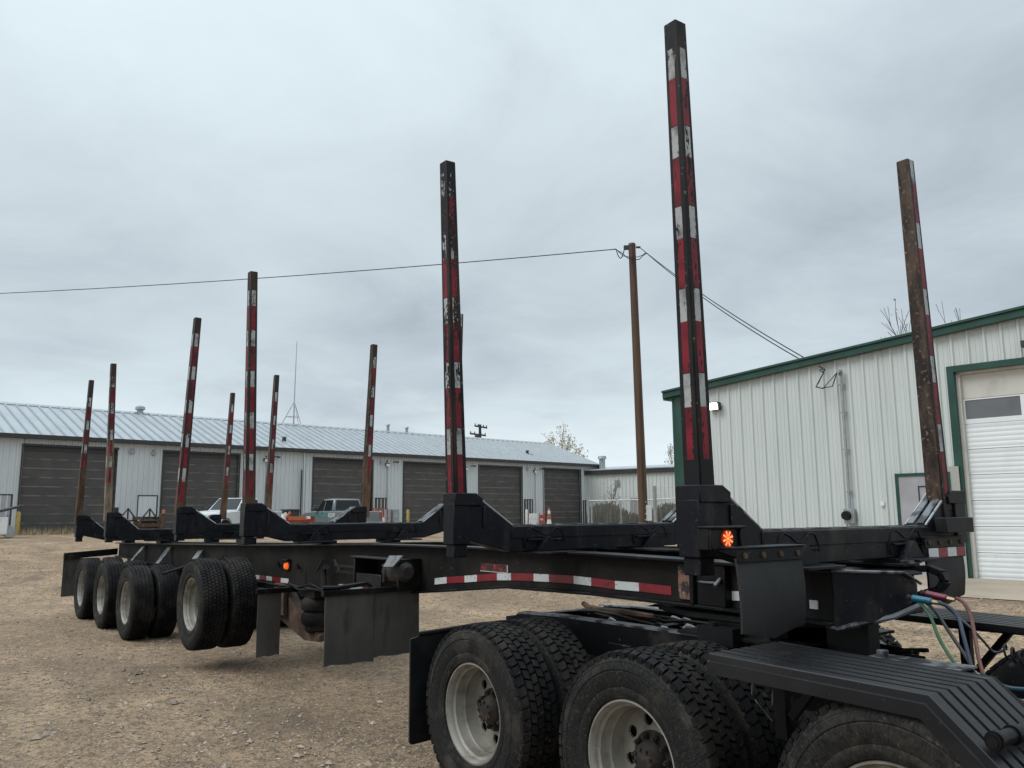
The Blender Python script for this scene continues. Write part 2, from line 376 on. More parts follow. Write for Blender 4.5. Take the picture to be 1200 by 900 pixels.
def axle_set(parent, x, z, tyre, yf=5.48, dx=0.):
    YF, xa = yf, x
    for flip, y0, s in ((False, YN, 1), (True, yf, -1)):
        x = xa+(dx if flip else 0.)
        make_wheel(parent, x, y0, z, tyre, flip, True, random.uniform(0, 6))
        make_wheel(parent, x, y0+s*.345, z, tyre, flip, False, random.uniform(0, 6))
    x = xa; a = MB(); a.cyl((x, YN+.25, z), (x+dx, YF-.25, z), .07, None, 14); a.cyl((x, YN+.66, z), (x, YN+.72, z), .20, None, 20); a.cyl((x, YF-.72, z), (x, YF-.66, z), .20, None, 20)
    part('axle', a, M['dusty'], parent)

# ================================================================ LOG TRAILER
tr = thing('log_trailer', 'long black log trailer with six pairs of red and white taped stakes', 'trailer', (-10, YC, 0), world=True)
RAIL_TOP = [(-17.3, 1.205), (-13.4, 1.27), (-9.7, 1.346), (-7.18, 1.415), (-5.5, 1.430), (-4.1, 1.427), (-3.3, 1.416), (-2.42, 1.398)]
RAIL_BOT = [(-2.42, 1.165), (-3.1, 1.183), (-4.14, 1.192), (-5.06, 1.178), (-5.7, 1.115), (-6.33, 1.055), (-7.2, .985), (-7.9, .95), (-9.2, .928), (-12, .93), (-17.3, .985)]
def flange(b, pts, y0, y1, t):
    for (xa, za), (xb, zb) in zip(pts, pts[1:]):
        b.add([(xa, y0, za), (xa, y1, za), (xb, y1, zb), (xb, y0, zb), (xa, y0, za+t), (xa, y1, za+t), (xb, y1, zb+t), (xb, y0, zb+t)],
              [(0, 3, 2, 1), (4, 5, 6, 7), (0, 1, 5, 4), (1, 2, 6, 5), (2, 3, 7, 6), (3, 0, 4, 7)])
rails = []
for y0, s in ((3.86, 1), (4.62, -1)):
    b = MB(); b.prism(RAIL_TOP+RAIL_BOT, 'y', y0, y0+s*.02)
    r_ = part('frame_rail', b, M['dusty'], tr, label='near frame rail' if s > 0 else 'far frame rail'); rails.append(r_)
    f = MB(); ya, yb = sorted((y0-s*.075, y0+s*.09)); flange(f, RAIL_TOP, ya, yb, .018)
    part('top_flange', f, M['black'], r_, bev=.003, inv=False)
    f = MB(); flange(f, [(x, z-.018) for x, z in RAIL_BOT[::-1]], ya, yb, .018)
    part('bottom_flange', f, M['black'], r_, bev=.003, inv=False)
    for x in (-16.9, -15.3, -13.8, -12.1, -11.0, -9.4, -8.6, -7.6, -5.9, -4.9):      # upright stiffeners on the inner side
        g = MB(); z1 = 0
        for (xa, za), (xb, zb) in zip(RAIL_TOP, RAIL_TOP[1:]):
            if xa <= x <= xb: z1 = za+(zb-za)*(x-xa)/(xb-xa)
        for (xa, za), (xb, zb) in zip(RAIL_BOT[::-1], RAIL_BOT[::-1][1:]):
            if xa <= x <= xb: z0 = za+(zb-za)*(x-xa)/(xb-xa)
        ya, yb = sorted((y0+s*.021, y0+s*.08)); g.box(x-.006, x+.006, ya, yb, z0+.003, z1-.003)
        part('stiffener', g, M['dusty'], r_, inv=False)
for x in [-17.25, -16.05, -15.3, -14.5, -13.7, -12.95, -11.5, -10.0, -9.0, -8.0, -6.6, -5.6, -4.6, -3.6]:
    b = MB(); zc = 1.08 if x < -7 else 1.29; b.box(x-.05, x+.05, 3.885, 4.595, zc-.09, zc+.09); part('crossmember', b, M['dusty'], tr)

# reflective strips along the near rail (thin stickers, one piece each)
strip_n = 0
def lerp_pts(pts, t): return [(x, y) for x, y in pts]
def strips(pts, colors, h, Yp=3.8585):
    """pts: x positions of the joints, with the lower edge height at each"""
    for (xa, za), (xb, zb), c in zip(pts, pts[1:], colors):
        b = MB(); y0, y1 = Yp-.003, Yp+.0005
        b.add([(xa, y0, za), (xb, y0, zb), (xb, y0, zb+h), (xa, y0, za+h), (xa, y1, za), (xb, y1, zb), (xb, y1, zb+h), (xa, y1, za+h)],
              [(0, 1, 2, 3), (4, 7, 6, 5), (0, 4, 5, 1), (1, 5, 6, 2), (2, 6, 7, 3), (3, 7, 4, 0)])
        part('reflective_strip', b, M['white_tape' if c == 'w' else 'red_tape'], rails[0], inv=False)
PXJ = [(509.5, 685), (523.5, 683.7), (544.5, 682.5), (559, 681.5), (582.5, 680), (599, 680), (625.5, 681), (643.5, 682), (672.5, 684), (693, 686.5), (721, 690.5), (749, 693), (787, 697.5)]
J = [at_y(x, y, 3.857) for x, y in PXJ]
strips([(p.x, p.z) for p in J], 'wrwrwrwrwrwr', .052)
for seg, cols in (([(293, 677.5), (299, 678.5), (304, 679), (312, 680), (318.5, 681), (329, 682.5), (338, 683.5)], 'rwrwrw'), ([(397, 690.5), (402, 690.5), (410.5, 690.5), (425, 690), (442, 689.5)], 'wrwr'), ([(845.5, 703), (867.5, 704)], 'w')):
    J = [at_y(x, y, 3.857) for x, y in seg]; strips([(p.x, p.z) for p in J], cols, .05)
J = [at_y(x, 667.5, 3.857) for x in (564, 594)]
b = MB(); b.box(J[0].x, J[1].x, 3.853, 3.859, J[0].z-.005, J[0].z+.050); part('maker_decal', b, M['decal'], rails[0], inv=False)
b = MB(); b.box(J[0].x-.01, J[1].x+.01, 3.8555, 3.8595, J[0].z-.012, J[0].z-.006); b.box(J[1].x+.002, J[1].x+.012, 3.8545, 3.8595, J[0].z-.005, J[0].z+.048); part('decal_border', b, M['white_tape'], rails[0], inv=False)
b = MB(); b.box(-3.44, -3.30, 3.845, 3.860, 1.20, 1.405); part('patch_plate', b, M['rustplate'], rails[0], inv=False, bev=.003)
b = MB(); b.box(-3.26, -3.06, 3.80, 3.859, 1.185, 1.41); b.box(-3.30, -3.27, 3.78, 3.859, 1.185, 1.41); part('pocket_plate', b, M['black'], rails[0], inv=False, bev=.003)
b = MB(); b.tube([(-3.33, 3.83, 1.315), (-3.2, 3.79, 1.313), (-3.09, 3.79, 1.314)], .006, 6); b.cyl((-3.09, 3.75, 1.30), (-3.09, 3.80, 1.335), .012); part('locking_pin', b, M['edge'], rails[0], inv=False)

# ---- bunks
XB = [-2.53, -4.52, -8.26, -10.55, -14.25, -16.55]
DZ = [0, .01, .0, -.01, -.11, -.15]
NBASE = [(821.7, 570), (533, 577), (288, 587), (206.5, 594), (123, 602), (88.5, 607)]
NTOP = [(791.7, 20.7), (522.5, 186.5), (293.5, 317), (229, 371.5), (130.5, 425.5), (105, 445)]
FBASE = [(1090, 575), None, (530, 575), (429.5, 596), (317.5, 603), (265.5, 601)]
FTOP = [(1064, 184.5), None, (537, 366.5), (437, 403), (322.7, 439), (271.3, 460)]
SM = [stake_mat('stake_paint_front', 2.4, peel=.565, rust=.30, per=.405, n=5),
      stake_mat('stake_paint_peeling', 2.4, peel=.57, peel_top=.10, rust=.5, per=.433, n=5),
      stake_mat('stake_paint_worn', 2.4, peel=.555, rust=.8, rustlow=.10, per=.42, n=5, base=(.02, .018, .018)),
      stake_mat('stake_paint_rusty', 2.4, peel=.56, rust=.7, rustlow=.16, per=.42, n=5, base=(.024, .02, .018)),
      stake_mat('stake_paint_flaking', 2.4, peel=.545, rust=.9, rustlow=.52, per=.42, n=4, lowcol=(.21, .16, .115), base=(.03, .024, .02)),
      stake_mat('stake_paint_brown', 2.4, peel=.55, rust=.9, rustlow=.42, per=.42, n=3, base=(.03, .024, .02))]
SF = [stake_mat('stake_paint_inner', 2.4, peel=.555, rust=.9, per=.433, n=5, inner=True, base=(.02, .018, .018)),
      stake_mat('stake_paint_inner_brown', 2.4, peel=.54, rust=.95, rustlow=.38, per=.42, n=4, inner=True, base=(.03, .024, .02), lowcol=(.15, .085, .05))]
def stake_mesh(L, m):
    a, t = .052, .040
    b = MB(); b.add([(-a, -a, 0), (a, -a, 0), (a, a, 0), (-a, a, 0), (-t, -t, L), (t, -t, L), (t, t, L), (-t, t, L)],
                    [(3, 2, 1, 0), (4, 5, 6, 7), (0, 1, 5, 4), (1, 2, 6, 5), (2, 3, 7, 6), (3, 0, 4, 7)])
    return b.mesh('stake', m)
def add_stake(bunk, base, top, m):
    d = Vector(top)-Vector(base)
    o = part('stake', None, None, bunk, mesh=stake_mesh(d.length, m), inv=False, bev=.006)
    o.location = base; o.rotation_mode = 'QUATERNION'; o.rotation_quaternion = UP.rotation_difference(d.normalized())
    return o
def bunk(i):
    X1 = XB[i]; X0 = X1-.165; dz = DZ[i]; c = YC
    half = [(1.25, 1.545), (1.25, 1.82), (1.11, 1.82), (.775, 1.612), (0, 1.612)]
    up = [(c-y, z+dz) for y, z in half]+[(c+y, z+dz) for y, z in half[::-1][1:]]
    low = [(.80, 1.442), (1.16, 1.53)]
    pts = up+[(c+y, z+dz) for y, z in low[::-1]]+[(c-y, z+dz) for y, z in low]
    if i >= 4:                                          # the rear pair has taller cheeks
        pts = [(y, z+(.055 if z-dz > 1.8 else 0)) for y, z in pts]
    b = MB(); b.prism(pts, 'x', X0+.02, X1-.008)
    # upper half of the beam stands a little proud; serrated top plate
    b.box(X1-.008, X1, c-.80, c+.80, 1.53+dz, 1.608+dz); b.box(X0+.012, X0+.02, c-.80, c+.80, 1.53+dz, 1.608+dz)
    root = part('bunk', b, M['navy'], tr, bev=.007)
    e_ = MB()
    for k in (-1, 1):                                   # worn bright edges of the sloping cheeks
        ye, ze = 1.10, 1.818+dz+(.055 if i >= 4 else 0)
        for xx in (X0+.03, X1-.012):
            part('scraped_edge', MB().tube([(xx, c+k*.79, 1.618+dz), (xx, c+k*ye, ze+.004)], .0065, 5), M['bright'], root, inv=False)
        d_ = Vector((0, k*(ye-.79), ze-1.616-dz)); nrm = Vector((0, -d_.z*k, abs(d_.y))).normalized()
        for xx in (X0+.058, X1-.045):
            part('cheek_rail', MB().obox(Vector((xx, c+k*(.79+ye)/2, (1.616+dz+ze)/2))+nrm*.006, (.022, 0, 0), d_*.48, nrm*.008), M['edge'], root, inv=False, bev=.002)
    part('top_plate', MB().box(X0+.03, X1-.02, c-.775, c+.775, 1.612+dz, 1.617+dz), M['edge'], root, inv=False)
    e2_ = MB()
    for k in range(7): e2_.box(X0+.06, X1-.05, c-.70+k*.205, c-.58+k*.205, 1.617+dz, 1.6195+dz)
    e2_ = part('top_slots', e2_, M['lamp_black'], root, inv=False); e2_['kind'] = 'stuff'
    for k in (-1, 1):                                   # pocket that takes the stake, collar and tongue
        yo, yi = c+k*1.268, c+k*1.14; ya, yb = sorted((yo, yi))
        p_ = MB(); zt = 1.83+dz+(.055 if i >= 4 else 0)
        p_.box(X1-.118, X1+.008, ya, yb, 1.50+dz, zt-.07)
        p_.prism([(yo-k*.003, zt-.085), (yo-k*.003, zt-.004), (c+k*1.10, zt-.004), (c+k*1.045, zt-.035), (c+k*1.045, zt-.085)], 'x', X1-.128, X1+.018)
        p_.box(X1-.105, X1-.005, ya+.014, yb-.014, 1.42+dz, 1.50+dz)
        p_.box(X1-.004, X1+.006, c+k*1.02-.012, c+k*1.02+.012, 1.60+dz, zt-.09)
        part('stake_pocket', p_, M['navy'], root, inv=False, bev=.006)
    for k in (-.52, .52):                               # curved saddle outline and its triangular gusset
        g = MB(); yc = c+k; xx = X1+.004
        pth = [(xx, yc-.17, 1.46), (xx, yc-.175, 1.525), (xx, yc-.15, 1.58), (xx, yc-.11, 1.597), (xx, yc-.06, 1.58), (xx, yc-.015, 1.553), (xx, yc+.02, 1.548), (xx, yc+.06, 1.567), (xx, yc+.10, 1.596), (xx, yc+.15, 1.585), (xx, yc+.18, 1.53), (xx, yc+.175, 1.50)]
        g.tube([(p[0]-.003, p[1], p[2]+dz) for p in pth], .0055, 6)
        g.box(X1-.002, X1+.02, yc-.15, yc+.15, 1.512+dz, 1.524+dz)
        g.prism([(yc-.10, 1.440+dz), (yc+.10, 1.440+dz), (yc+.012, 1.535+dz), (yc-.012, 1.535+dz)], 'x', X1+.0, X1+.055)
        g.box(X1-.10, X1+.16, yc-.16, yc+.16, 1.425+dz, 1.440+dz)
        part('saddle_bracket', g, M['navy'], root, inv=False, bev=.003)
    zr = 0
    for (xa, za), (xb, zb) in zip(RAIL_TOP, RAIL_TOP[1:]):
        if xa <= X1 <= xb: zr = za+(zb-za)*(X1-xa)/(xb-xa)
    for yy in (3.86, 4.62): part('mounting_pad', MB().box(X0-.03, X1+.06, yy-.085, yy+.085, zr+.019, 1.441+dz), M['black'], root, inv=False)
    nb, nt = at_x(*NBASE[i], X1), at_x(*NTOP[i], X1)
    nb2 = Vector((X1-.052, nb.y+.052, nb.z-.12)); nt2 = Vector((X1-.042, nt.y+.040, nt.z))
    add_stake(root, nb2, nt2, SM[i])
    if FBASE[i]:
        fb, ft = at_x(*FBASE[i], X1), at_x(*FTOP[i], X1); fb.y = .5*fb.y+.5*5.40
    else:
        fb, ft = Vector((X1, 5.335, 1.83)), Vector((X1, 5.345, 4.02))
    add_stake(root, Vector((X1-.052, fb.y+.052, fb.z-.12)), Vector((X1-.042, ft.y+.04, ft.z)), SF[0 if i < 3 else 1])
    return root
for i in range(6): bunk(i)

# ---- axles, wheels, suspension
for x in (-16.05, -14.5, -12.95): axle_set(tr, x, .503, RIB)
axle_set(tr, -9.98, .715, LUG)
for x in (-16.05, -14.5, -12.95, -9.98):
    zz = .5 if x < -11 else .71
    for y in (3.95, 4.53):
        b = MB(); b.prism([(x-.75, .93), (x-.55, .93), (x-.58, .62), (x-.70, .62)], 'y', y-.05, y+.05)
        b.obox((x-.1, y, zz+.06), (.62, 0, 0), (0, .045, 0), (0, 0, .05)); part('suspension_hanger', b, M['dusty'], tr, bev=.004)
        s = MB(); s.lathe([(.0, -.16), (.10, -.16), (.12, -.13), (.125, -.09), (.10, -.03), (.125, .03), (.125, .09), (.10, .13), (.0, .13)], 20)
        v = MB(); v.v = [(x+.42+p[0], y+p[2], .80+p[1]-.02) for p in s.v]; v.f = s.f; v.mi = s.mi; v.sm = s.sm
        part('air_spring', v, M['rubber'], tr)
P = at_y(372, 716, 3.92)                              # the big double bellows seen ahead of the lifted axle
s = MB(); s.lathe([(0, -.22), (.10, -.22), (.13, -.19), (.13, -.15), (.165, -.12), (.175, -.07), (.165, -.02), (.135, .0), (.165, .02), (.175, .07), (.165, .12), (.13, .15), (.0, .15)], 28)
v = MB(); v.v = [(P.x+p[0], P.y+p[2], P.z+p[1]) for p in s.v]; v.f = s.f; v.mi = s.mi; v.sm = s.sm
part('air_spring', v, M['rubber'], tr, label='large double bellows air spring')
b = MB(); b.prism([(P.x-1.1, .70), (P.x-.75, .86), (P.x-.3, .60), (P.x+.18, .47), (P.x+.18, .40), (P.x-.2, .38), (P.x-.9, .54)], 'y', 3.86, 3.98)
b.prism([(P.x-.95, .60), (P.x-.62, .60), (P.x-.66, .94), (P.x-.92, .94)], 'y', 3.80, 3.85)
part('trailing_arm', b, M['rust'], tr, bev=.005)
b = MB(); b.box(P.x-.16, P.x+.18, 3.80, 4.06, P.z+.15, .94); part('spring_seat', b, M['dusty'], tr)

# ---- flaps, hangers, brackets
def rubber_flap(name, x, y0, y1, z0, z1, mat, bulge=.0, th=.012, cut=0., label=None):
    b = MB(); n, mcols = 8, 6; fr, bk = [], []
    for i in range(n+1):
        t = i/n; z = z1+(z0-z1)*t
        for j in range(mcols+1):
            u = j/mcols; y = y0+(y1-y0)*u
            off = bulge*math.sin(math.pi*min(1, t*.9))+.012*math.sin(5*u+3*t+x)*t
            zz = z + (cut*abs(u-.5)**2*4 if i == n else 0)+(.006*math.sin(11*u+x*3) if i == n else 0)
            fr.append((x+off, y, zz)); bk.append((x+off-th, y, zz))
    W = mcols+1; N = len(fr); fs = []
    for i in range(n):
        for j in range(mcols):
            a = i*W+j; fs += [(a, a+1, a+W+1, a+W), (N+a, N+a+W, N+a+W+1, N+a+1)]
    rimv = [j for j in range(W)]+[i*W+mcols for i in range(1, n+1)]+[n*W+j for j in range(mcols-1, -1, -1)]+[i*W for i in range(n-1, 0, -1)]
    for a, c in zip(rimv, rimv[1:]+rimv[:1]): fs.append((a, c, N+c, N+a))
    b.add(fr+bk, fs, 0, True)
    return part(name, b, mat, tr, label=label)
rubber_flap('mud_flap', -6.40, 2.99, 3.425, .515, 1.075, M['flapdust'], label='outer half of the wide flap')
rubber_flap('mud_flap', -6.405, 3.43, 3.865, .54, 1.085, M['flapdust'], label='inner half of the wide flap')
b = MB(); b.box(-6.44, -6.385, 2.97, 3.85, 1.06, 1.10); b.tube([(-6.6, 3.5, 1.09), (-6.5, 3.4, 1.13), (-6.44, 3.1, 1.115), (-6.44, 2.98, 1.12)], .02, 8); part('flap_hanger', b, M['black'], tr)
Q = at_y(303, 694, 3.42); Q2 = at_x(330, 692, Q.x); Q3 = at_x(303, 770, Q.x)
rubber_flap('mud_flap', Q.x, Q.y, Q2.y, Q3.z, Q.z, M['flapdust'], label='narrow flap ahead of the lifted axle')
b = MB(); b.box(Q.x-.04, Q.x+.02, Q.y-.02, 3.86, Q.z-.02, Q.z+.03); part('flap_hanger', b, M['black'], tr)
# far side counterparts
# cables and hoses slung along the lower edge ahead of the lifted axle
b = MB()
for k, (oy, oz, ph) in enumerate(((3.80, .0, 0), (3.775, -.012, 1.5), (3.79, .02, 3))):
    A = [at_y(x, y, oy) for x, y in ((338, 685), (350, 689), (362, 688), (374, 692), (386, 695), (398, 692), (430, 690))]
    A2 = [A[i].lerp(A[i+1], q/4) for i in range(len(A)-1) for q in range(4)]+[A[-1]]; b.tube([p+Vector((0, .01*math.sin(i*.6+ph), oz+.012*math.sin(i*.5+ph))) for i, p in enumerate(A2)], .010, 6)
part('slung_cable', b, M['lamp_black'], tr)
# tail beam with wings and flaps
for k in (-1, 1):
    yo, yi = YC+k*1.30, YC+k*.40
    b = MB(); b.add([(x, y, z) for x in (-17.36, -17.28) for y, z in ((yo, .94), (yo, 1.055), (yi, 1.115), (yi, 1.00))], [(0, 1, 2, 3), (4, 7, 6, 5), (0, 4, 5, 1), (1, 5, 6, 2), (2, 6, 7, 3), (3, 7, 4, 0)])
    part('tail_beam', b, M['black'], tr, bev=.006)
    ya, yb = sorted((yo, yo-k*.55)); rubber_flap('mud_flap', -17.32, ya, yb, .28, .955, M['flapdust'], label='tail mud flap')
# light grey fender struts rising over the tyres
for (x0, y0, x1, y1) in ((169, 640, 152, 660), (199, 641, 184, 660), (235, 645, 224, 660)):
    a = at_y(x0, y0, 3.83); c_ = at_y(x1, y1, 3.62)
    d = (c_-a); b = MB(); b.obox((a+c_)/2, d/2, Vector((.075, 0, 0)), Vector((0, .012, .004))); part('fender_strut', b, M['edge'], tr, bev=.002)
    b = MB(); b.tube([c_+Vector((.05, -.02, -.02)), c_+Vector((-.25, -.30, -.14))], .018, 6); part('fender_rod', b, M['black'], tr)
# shelf with tank and chain binder on the rail side
S0 = at_y(421, 652, 3.72); S1 = at_y(478, 650, 3.72)
b = MB(); b.box(S0.x, S1.x, 3.62, 3.855, S0.z-.006, S0.z+.008)
b.box(S0.x+.06, S0.x+.09, 3.63, 3.855, S0.z-.26, S0.z-.006); b.box(S1.x-.03, S1.x-.0, 3.63, 3.855, S0.z-.26, S0.z-.006)
b.box(S0.x-.45, S1.x-.3, 3.70, 3.72, S0.z-.17, S0.z-.145); b.box(S0.x-.42, S0.x+.05, 3.66, 3.68, S0.z-.11, S0.z-.09); b.box(S0.x+.1, S1.x-.32, 3.64, 3.66, S0.z-.24, S0.z-.14)
part('rail_shelf', b, M['lamp_black'], tr, bev=.003)
A_, B_, C_, D_ = at_y(456, 651, 3.60), at_y(472, 651, 3.60), at_y(460, 664, 3.56), at_y(449, 664, 3.56)
b = MB(); b.add([A_, B_, C_, D_]+[p+Vector((0, .012, -.004)) for p in (A_, B_, C_, D_)], [(0, 1, 2, 3), (4, 7, 6, 5), (0, 4, 5, 1), (1, 5, 6, 2), (2, 6, 7, 3), (3, 7, 4, 0)]); part('tank_bracket', b, M['greysteel'], tr)
T0 = at_y(465, 670, 3.70); b = MB(); b.tube([(T0.x-.16, 3.70, T0.z), (T0.x-.10, 3.70, T0.z), (T0.x+.16, 3.70, T0.z), (T0.x+.2, 3.70, T0.z)], [.06, .085, .085, .05], 16); part('air_tank', b, M['hub'], tr)
for nm, P_, Y_, r_ in (('tank_hook', ((450, 682), (452, 668), (449, 662)), 3.62, .016), ('rail_stub', ((380, 690), (379, 668), (383, 664)), 3.76, .03), ('rail_clip', ((372, 668), (378, 657)), 3.83, .012), ('rail_clip', ((398, 668), (392, 656)), 3.8, .012)):
    part(nm, MB().tube([at_y(x, y, Y_) for x, y in P_], r_, 7), M['hub'], tr)
for x in (-11.35, -10.55, -9.45, -8.9):                 # small hooks on top of the rail above the lifted axle
    b = MB(); b.tube([(x, 3.84, 1.12), (x, 3.82, 1.155), (x+.012, 3.815, 1.185)], [.022, .016, .006], 6); part('rail_hook', b, M['lamp_black'], tr)

def lamp(x, y, z, r, mat, n=24):
    o = part('lamp', MB().cyl((x-.012, y, z), (x+.008, y, z), r, r*.94, n), mat, tr); return o
# amber marker light in its rubber hood
P = at_y(336, 662, 3.84); b = MB(); b.box(P.x-.085, P.x+.085, 3.80, 3.857, P.z+.045, P.z+.065); b.box(P.x-.075, P.x+.075, 3.845, 3.857, P.z-.06, P.z+.045)
hd = part('marker_light', b, M['lamp_black'], tr, bev=.004)
b = MB(); b.cyl((P.x, 3.845, P.z-.012), (P.x, 3.815, P.z-.012), .040, .030, 20); part('lens', b, M['amber_lit'], hd, inv=False)
# turn signal boxes on the front stakes
for k in (-1, 1):
    yo = 3.045 if k < 0 else 5.23
    w = .112 if k < 0 else .17; b = MB(); b.box(-2.505, -2.44, yo-w, yo+w, 1.538, 1.63); b.box(-2.50, -2.41, yo-w-.004, yo+w+.004, 1.63, 1.642); b.box(-2.44, -2.425, yo-w, yo-w+.02, 1.538, 1.63); b.box(-2.44, -2.425, yo+w-.02, yo+w, 1.538, 1.63); b.box(-2.44, -2.425, yo-w+.02, yo+w-.02, 1.538, 1.549)
    if k > 0: b = MB(); b.box(-2.50, -2.43, yo-w, yo+w, 1.572, 1.662)
    box = part('turn_signal', b, M['lamp_black'], tr, bev=.004, label='turn signal box with lit amber lamp' if k < 0 else 'turn signal box seen from the side')
    yl = 3.055; zl = 1.586
    if k < 0: part('lens', MB().cyl((-2.445, yl, zl), (-2.432, yl, zl), .040, .037, 28), M['beacon'], box, inv=False)
    if k < 0:
        d = MB(); d.cyl((-2.433, yl, zl), (-2.4295, yl, zl), .006, None, 8)
        for q in range(8):
            a = q*math.pi/4+.3
            for rr, w_ in ((.013, .0030), (.0215, .0042), (.030, .0042)): d.cyl((-2.433, yl+rr*math.cos(a), zl+rr*math.sin(a)), (-2.4295, yl+rr*math.cos(a), zl+rr*math.sin(a)), w_, None, 8)
        part('led', d, M['led'], box, inv=False)
# front flaps under the turn signals
for k in (-1, 1):
    ya, yb, fx = (2.965, 3.427, -2.318) if k < 0 else (4.89, 5.335, -2.49)
    b = MB(); b.box(fx, fx+.012, ya-.005, yb+.005, 1.488, 1.545); b.box(fx-(.10 if k < 0 else .03), fx+.018, ya-.006, yb+.02, 1.545, 1.553)
    hg = part('flap_hanger', b, M['navy'] if k < 0 else M['black'], tr, bev=.002)
    for q in range(4): part('bolt', MB().cyl((fx+.010, ya+.04+q*.127, 1.517), (fx+.019, ya+.04+q*.127, 1.517), .016, .014, 6), M['rust'], hg, inv=False)
    rubber_flap('mud_flap', fx-.002, ya, yb, 1.165, 1.505, M['flap'], bulge=.022, cut=.035)
    if k > 0:
        zz = 1.47
        for q, cc in enumerate('wrwr'):
            b = MB(); b.box(fx+.024, fx+.027, ya+.005+q*.11, ya+.112+q*.11, 1.435, 1.487); part('reflective_strip', b, M['white_tape' if cc == 'w' else 'red_tape'], hg, inv=False)
# front of the trailer: kingpin box, tapered nose plate, far tow loop
b = MB(); b.box(-3.5, -2.435, 3.885, 4.595, 1.165, 1.182); b.box(-3.3, -2.45, 3.90, 4.58, 1.372, 1.388); part('kingpin_plate', b, M['black'], tr)
b = MB()
pl = [(-2.42, 3.83), (-2.28, 3.95), (-2.22, 4.16), (-2.22, 4.26)]
top = [1.405, 1.40, 1.39, 1.34]; bot = [1.145, 1.175, 1.235, 1.275]
vs = []; n = len(pl)
for (x, y), zt, zb in zip(pl, top, bot): vs += [(x, y, zb), (x, y, zt), (x-.015, y+.012, zb), (x-.015, y+.012, zt)]
fs = []
for i in range(n-1):
    o = i*4; fs += [(o, o+4, o+5, o+1), (o+2, o+3, o+7, o+6), (o+1, o+5, o+7, o+3), (o, o+2, o+6, o+4)]
fs += [(0, 1, 3, 2), ((n-1)*4, (n-1)*4+2, (n-1)*4+3, (n-1)*4+1)]
b.add(vs, fs); part('nose_plate', b, M['navy'], tr)
b = MB(); b.tube([(-2.45, 3.80, 1.15), (-2.41, 3.83, 1.13), (-2.36, 3.87, 1.15), (-2.24, 4.05, 1.19), (-2.19, 4.2, 1.235)], .014, 8); b.tube([(-2.42, 3.82, 1.412), (-2.27, 3.94, 1.408), (-2.21, 4.12, 1.40), (-2.20, 4.26, 1.34)], .008, 6); part('nose_edge', b, M['edge'], tr)
b = MB(); b.prism([(-2.42, 3.86), (-2.26, 4.10), (-2.26, 4.40), (-2.42, 4.60)], 'z', 1.375, 1.385); b.prism([(-2.40, 3.9), (-2.26, 4.2), (-2.26, 4.4), (-2.42, 4.6)], 'z', 1.20, 1.215); part('nose_deck', b, M['black'], tr)
b = MB(); L_ = [at_y(x, y, 4.62) for x, y in ((1045, 668), (1090, 666), (1104, 672), (1108, 681), (1102, 690), (1082, 696), (1060, 704))]
for p, q in zip(L_, L_[1:]):
    d = (q-p).normalized(); nn_ = d.cross(Vector((0, 1, 0))).normalized(); b.obox((p+q)/2, (q-p)*.54, Vector((0, .03, 0)), nn_*.018)
part('tow_loop', b, M['black'], tr, bev=.002)
part('deck_lug', MB().obox((-2.6, 4.62, 1.425), (.2, 0, 0), (0, .06, 0), (0, 0, .008)), M['edge'], tr)
part('deck_lug', MB().box(-2.9, -2.5, 3.79, 3.95, 1.424, 1.432), M['edge'], tr)
b = MB(); q0, q1 = at_y(949, 703, 3.857), at_y(959, 714, 3.857); b.box(q0.x, q1.x, 3.852, 3.8588, q1.z, q0.z); part('reflective_strip', b, M['white_tape'], rails[0], inv=False)

# ================================================================ TRUCK TRACTOR (only its rear frame is in view)
tk = thing('truck_tractor', 'black rear frame of the tri-axle truck coupled under the front of the log trailer', 'truck', (-3.05, YC, 0), world=True)
for y0, s in ((3.80, 1), (4.68, -1)):
    b = MB(); b.prism([(-5.20, .83), (-5.20, .86), (-4.93, .992), (-4.5, 1.008), (-2.75, 1.008), (-2.35, .76), (1.2, .74), (1.2, .56), (-2.5, .58), (-2.9, .80), (-5.15, .80)], 'y', y0, y0+s*.012)
    r_ = part('frame_rail', b, M['black'], tk, label='near truck frame rail' if s > 0 else 'far truck frame rail')
    ya, yb = sorted((y0, y0+s*.09)); f = MB(); flange(f, [(-4.93, .993), (-4.5, 1.0085), (-2.75, 1.0085), (-2.35, .7605), (1.2, .7405)], ya, yb, .011); part('flange', f, M['edge'] if s > 0 else M['bright'], r_, inv=False)
for x, zc in ((-5.05, .83), (-4.0, .83), (-1.9, .60), (-1.0, .60), (.2, .60)):
    b = MB(); b.box(x-.04, x+.04, 3.815, 4.665, zc, zc+.13); part('crossmember', b, M['black'], tk)
b = MB(); b.box(-1.75, 1.2, 3.85, 4.63, .70, .715); part('deck_plate', b, M['lamp_black'], tk)
for x in (-4.38, -3.05, -1.72): axle_set(tk, x, .512, DRIVE, 5.40, -.28 if x == -3.05 else -.06)
for x in (-4.38, -3.05, -1.72):
    for y in (3.86, 4.62):
        b = MB(); b.obox((x+.12, y, .46), (.55, 0, .02), (0, .05, 0), (0, 0, .05)); b.box(x-.52, x-.40, y-.06, y+.06, .45, .80); b.prism([(x-.66, .80), (x-.36, .80), (x-.44, .52), (x-.58, .52)], 'y', y-.07, y-.055)
        part('suspension_arm', b, M['lamp_black'], tk, bev=.004)
        s = MB(); s.lathe([(0, -.13), (.10, -.13), (.125, -.06), (.125, .04), (.09, .10), (0, .10)], 18)
        v = MB(); v.v = [(x+.48+p[0], y+p[2], .63+p[1]) for p in s.v]; v.f = s.f; v.mi = s.mi; v.sm = s.sm; part('air_spring', v, M['rubber'], tk)
